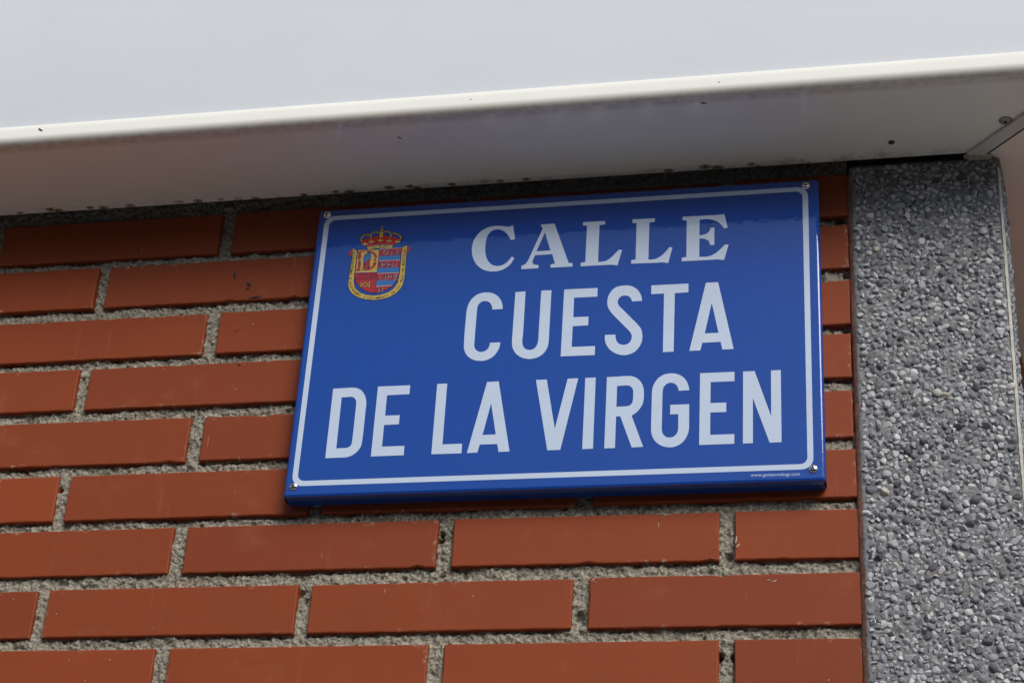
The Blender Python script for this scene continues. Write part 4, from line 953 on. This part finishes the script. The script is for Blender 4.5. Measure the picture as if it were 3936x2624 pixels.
# --- writing set in the built-in font
BOLD = [0.0]
def glyph_polys(txt):
    cu = bpy.data.curves.new('tmp_text', 'FONT'); cu.body = txt; cu.size = 1.0; cu.resolution_u = 3; cu.offset = BOLD[0]
    ob = bpy.data.objects.new('tmp_text', cu); COL.objects.link(ob)
    bpy.context.view_layer.update()
    me = ob.evaluated_get(bpy.context.evaluated_depsgraph_get()).to_mesh()
    V = [(v.co.x, v.co.y) for v in me.vertices]; F = [tuple(p.vertices) for p in me.polygons]
    bpy.data.objects.remove(ob); bpy.data.curves.remove(cu)
    return V, F
def text_line(name, txt, a_, b2, cap, mat, level, parent, bold=0.0):
    V, F = glyph_polys(txt)
    x0 = min(v[0] for v in V); x1 = max(v[0] for v in V)
    capu = .70
    A, B = Vector(a_), Vector(b2); d = (B - A); L = d.length; d.normalize(); up_ = Vector((-d.y, d.x))
    V2 = []
    for x, y in V:
        p = A + d * ((x - x0) / (x1 - x0) * L) + up_ * (y / capu * cap); V2.append(loc_uv(p.x, p.y, level))
    me = mesh(name, V2, F)
    if me.polygons and sum(p.normal.y * p.area for p in me.polygons) > 0: me.flip_normals()
    return link(name, me, mat, parent)
text_line('web_address', 'www.gavitecnology.com', (22.8, 184.75), (64.75, 184.4), 3.0, M['film'], 1, sg)

# --- coat of arms
crest_o = loc_uv(-337, 400, 0)
def pts(s): return [tuple(map(float, t.split(','))) for t in s.split()]
names = {'gold': 'gold_field', 'red': 'red_field', 'sky': 'blue_field', 'ink': 'black_outline', 'white': 'white_detail', 'pearl': 'pearl_row', 'green': 'green_gem'}
crest = None
groups = {}
def add_group(col, level, V, F):
    g_ = groups.setdefault(col, ([], []))
    n0 = len(g_[0]); g_[0].extend(V); g_[1].extend([tuple(i + n0 for i in f) for f in F])
def outward(V, F):
    o = []
    for f in F:
        p = [Vector(V[i]) for i in f[:3]]
        o.append(tuple(reversed(f)) if (p[1] - p[0]).cross(p[2] - p[0]).y > 0 else tuple(f))
    return o
for kind, col, level, wd, s in CREST:
    pp = pts(s); lev = 1 + level
    if kind == 'P':
        tr = tessellate_polygon([[Vector((a_, b2, 0)) for a_, b2 in pp]])
        V = [loc_uv(a_, b2, lev) for a_, b2 in pp]
        add_group(col, lev, V, outward(V, tr))
    else:
        for i in range(len(pp) - 1):
            A, B = Vector(pp[i]), Vector(pp[i + 1]); d = B - A
            if d.length < 1e-6: continue
            d.normalize(); nn = Vector((-d.y, d.x)) * wd / 2
            A2, B2 = A - d * wd * .3, B + d * wd * .3
            V = [loc_uv(p.x, p.y, lev + .04 * (i % 9)) for p in (A2 - nn, B2 - nn, B2 + nn, A2 + nn)]
            add_group(col, lev, V, outward(V, [(0, 1, 2, 3)]))
for col, level, txt, a_, b2, cap in CREST_TEXT:
    A, B = pts(a_)[0], pts(b2)[0]
    V, F = glyph_polys(txt); x0 = min(v[0] for v in V); x1 = max(v[0] for v in V)
    Av, Bv = Vector(A), Vector(B); d = Bv - Av; L = d.length; d.normalize(); up_ = Vector((-d.y, d.x))
    V2 = [loc_uv(*(Av + d * ((x - x0) / (x1 - x0) * L) + up_ * (y / .70 * cap)), 1 + level) for x, y in V]
    add_group(col, level, V2, outward(V2, F))
BOLD[0] = .022
# motto round the ribbon, letter by letter
path = [Vector(p) for p in pts(RIBBON_PATH)]
seg = [(b2 - a_).length for a_, b2 in zip(path, path[1:])]; total = sum(seg)
def along(s):
    for a_, b2, l in zip(path, path[1:], seg):
        if s <= l: return a_.lerp(b2, s / l), (b2 - a_).normalized()
        s -= l
    return path[-1], (path[-1] - path[-2]).normalized()
motto = 'EXCELENTÍSIMO · E · ILUSTRÍSIMO · AYUNTAMIENTO · DE · LA · VILLA · DE · MÓSTOLES'
adv = [.42 if c in ' ' else .40 if c in 'IÍ·' else 1.15 if c in 'MÓO' else .92 for c in motto]
u = 1.2; k = (total - 2.4) / sum(adv); cap = 2.35
cache = {}
for c, a_ in zip(motto, adv):
    if c != ' ':
        if c not in cache: cache[c] = glyph_polys(c)
        V, F = cache[c]
        if V:
            x0 = min(v[0] for v in V); x1 = max(v[0] for v in V); wdt = a_ * k * .78
            P0, d = along(u + a_ * k / 2); up_ = Vector((-d.y, d.x))
            V2 = [loc_uv(*(P0 + d * (((x - x0) / max(x1 - x0, 1e-4) - .5) * wdt) + up_ * (y / .70 * cap - cap / 2)), 4) for x, y in V]
            add_group('ink', 4, V2, outward(V2, F))
    u += a_ * k
V, F = groups['ink']
crest = link('coat_of_arms', mesh('coat_of_arms', [(x - crest_o[0], y - crest_o[1], z - crest_o[2]) for x, y, z in V], F), M['c_ink'], sg, crest_o)
crest['label'] = 'crowned municipal shield with motto ribbon printed in gold, red and blue'
for col in ('gold', 'red', 'sky', 'white', 'pearl', 'green'):
    V, F = groups[col]
    link(names[col], mesh(names[col], [(x - crest_o[0], y - crest_o[1], z - crest_o[2]) for x, y, z in V], F), M['c_' + col], crest)
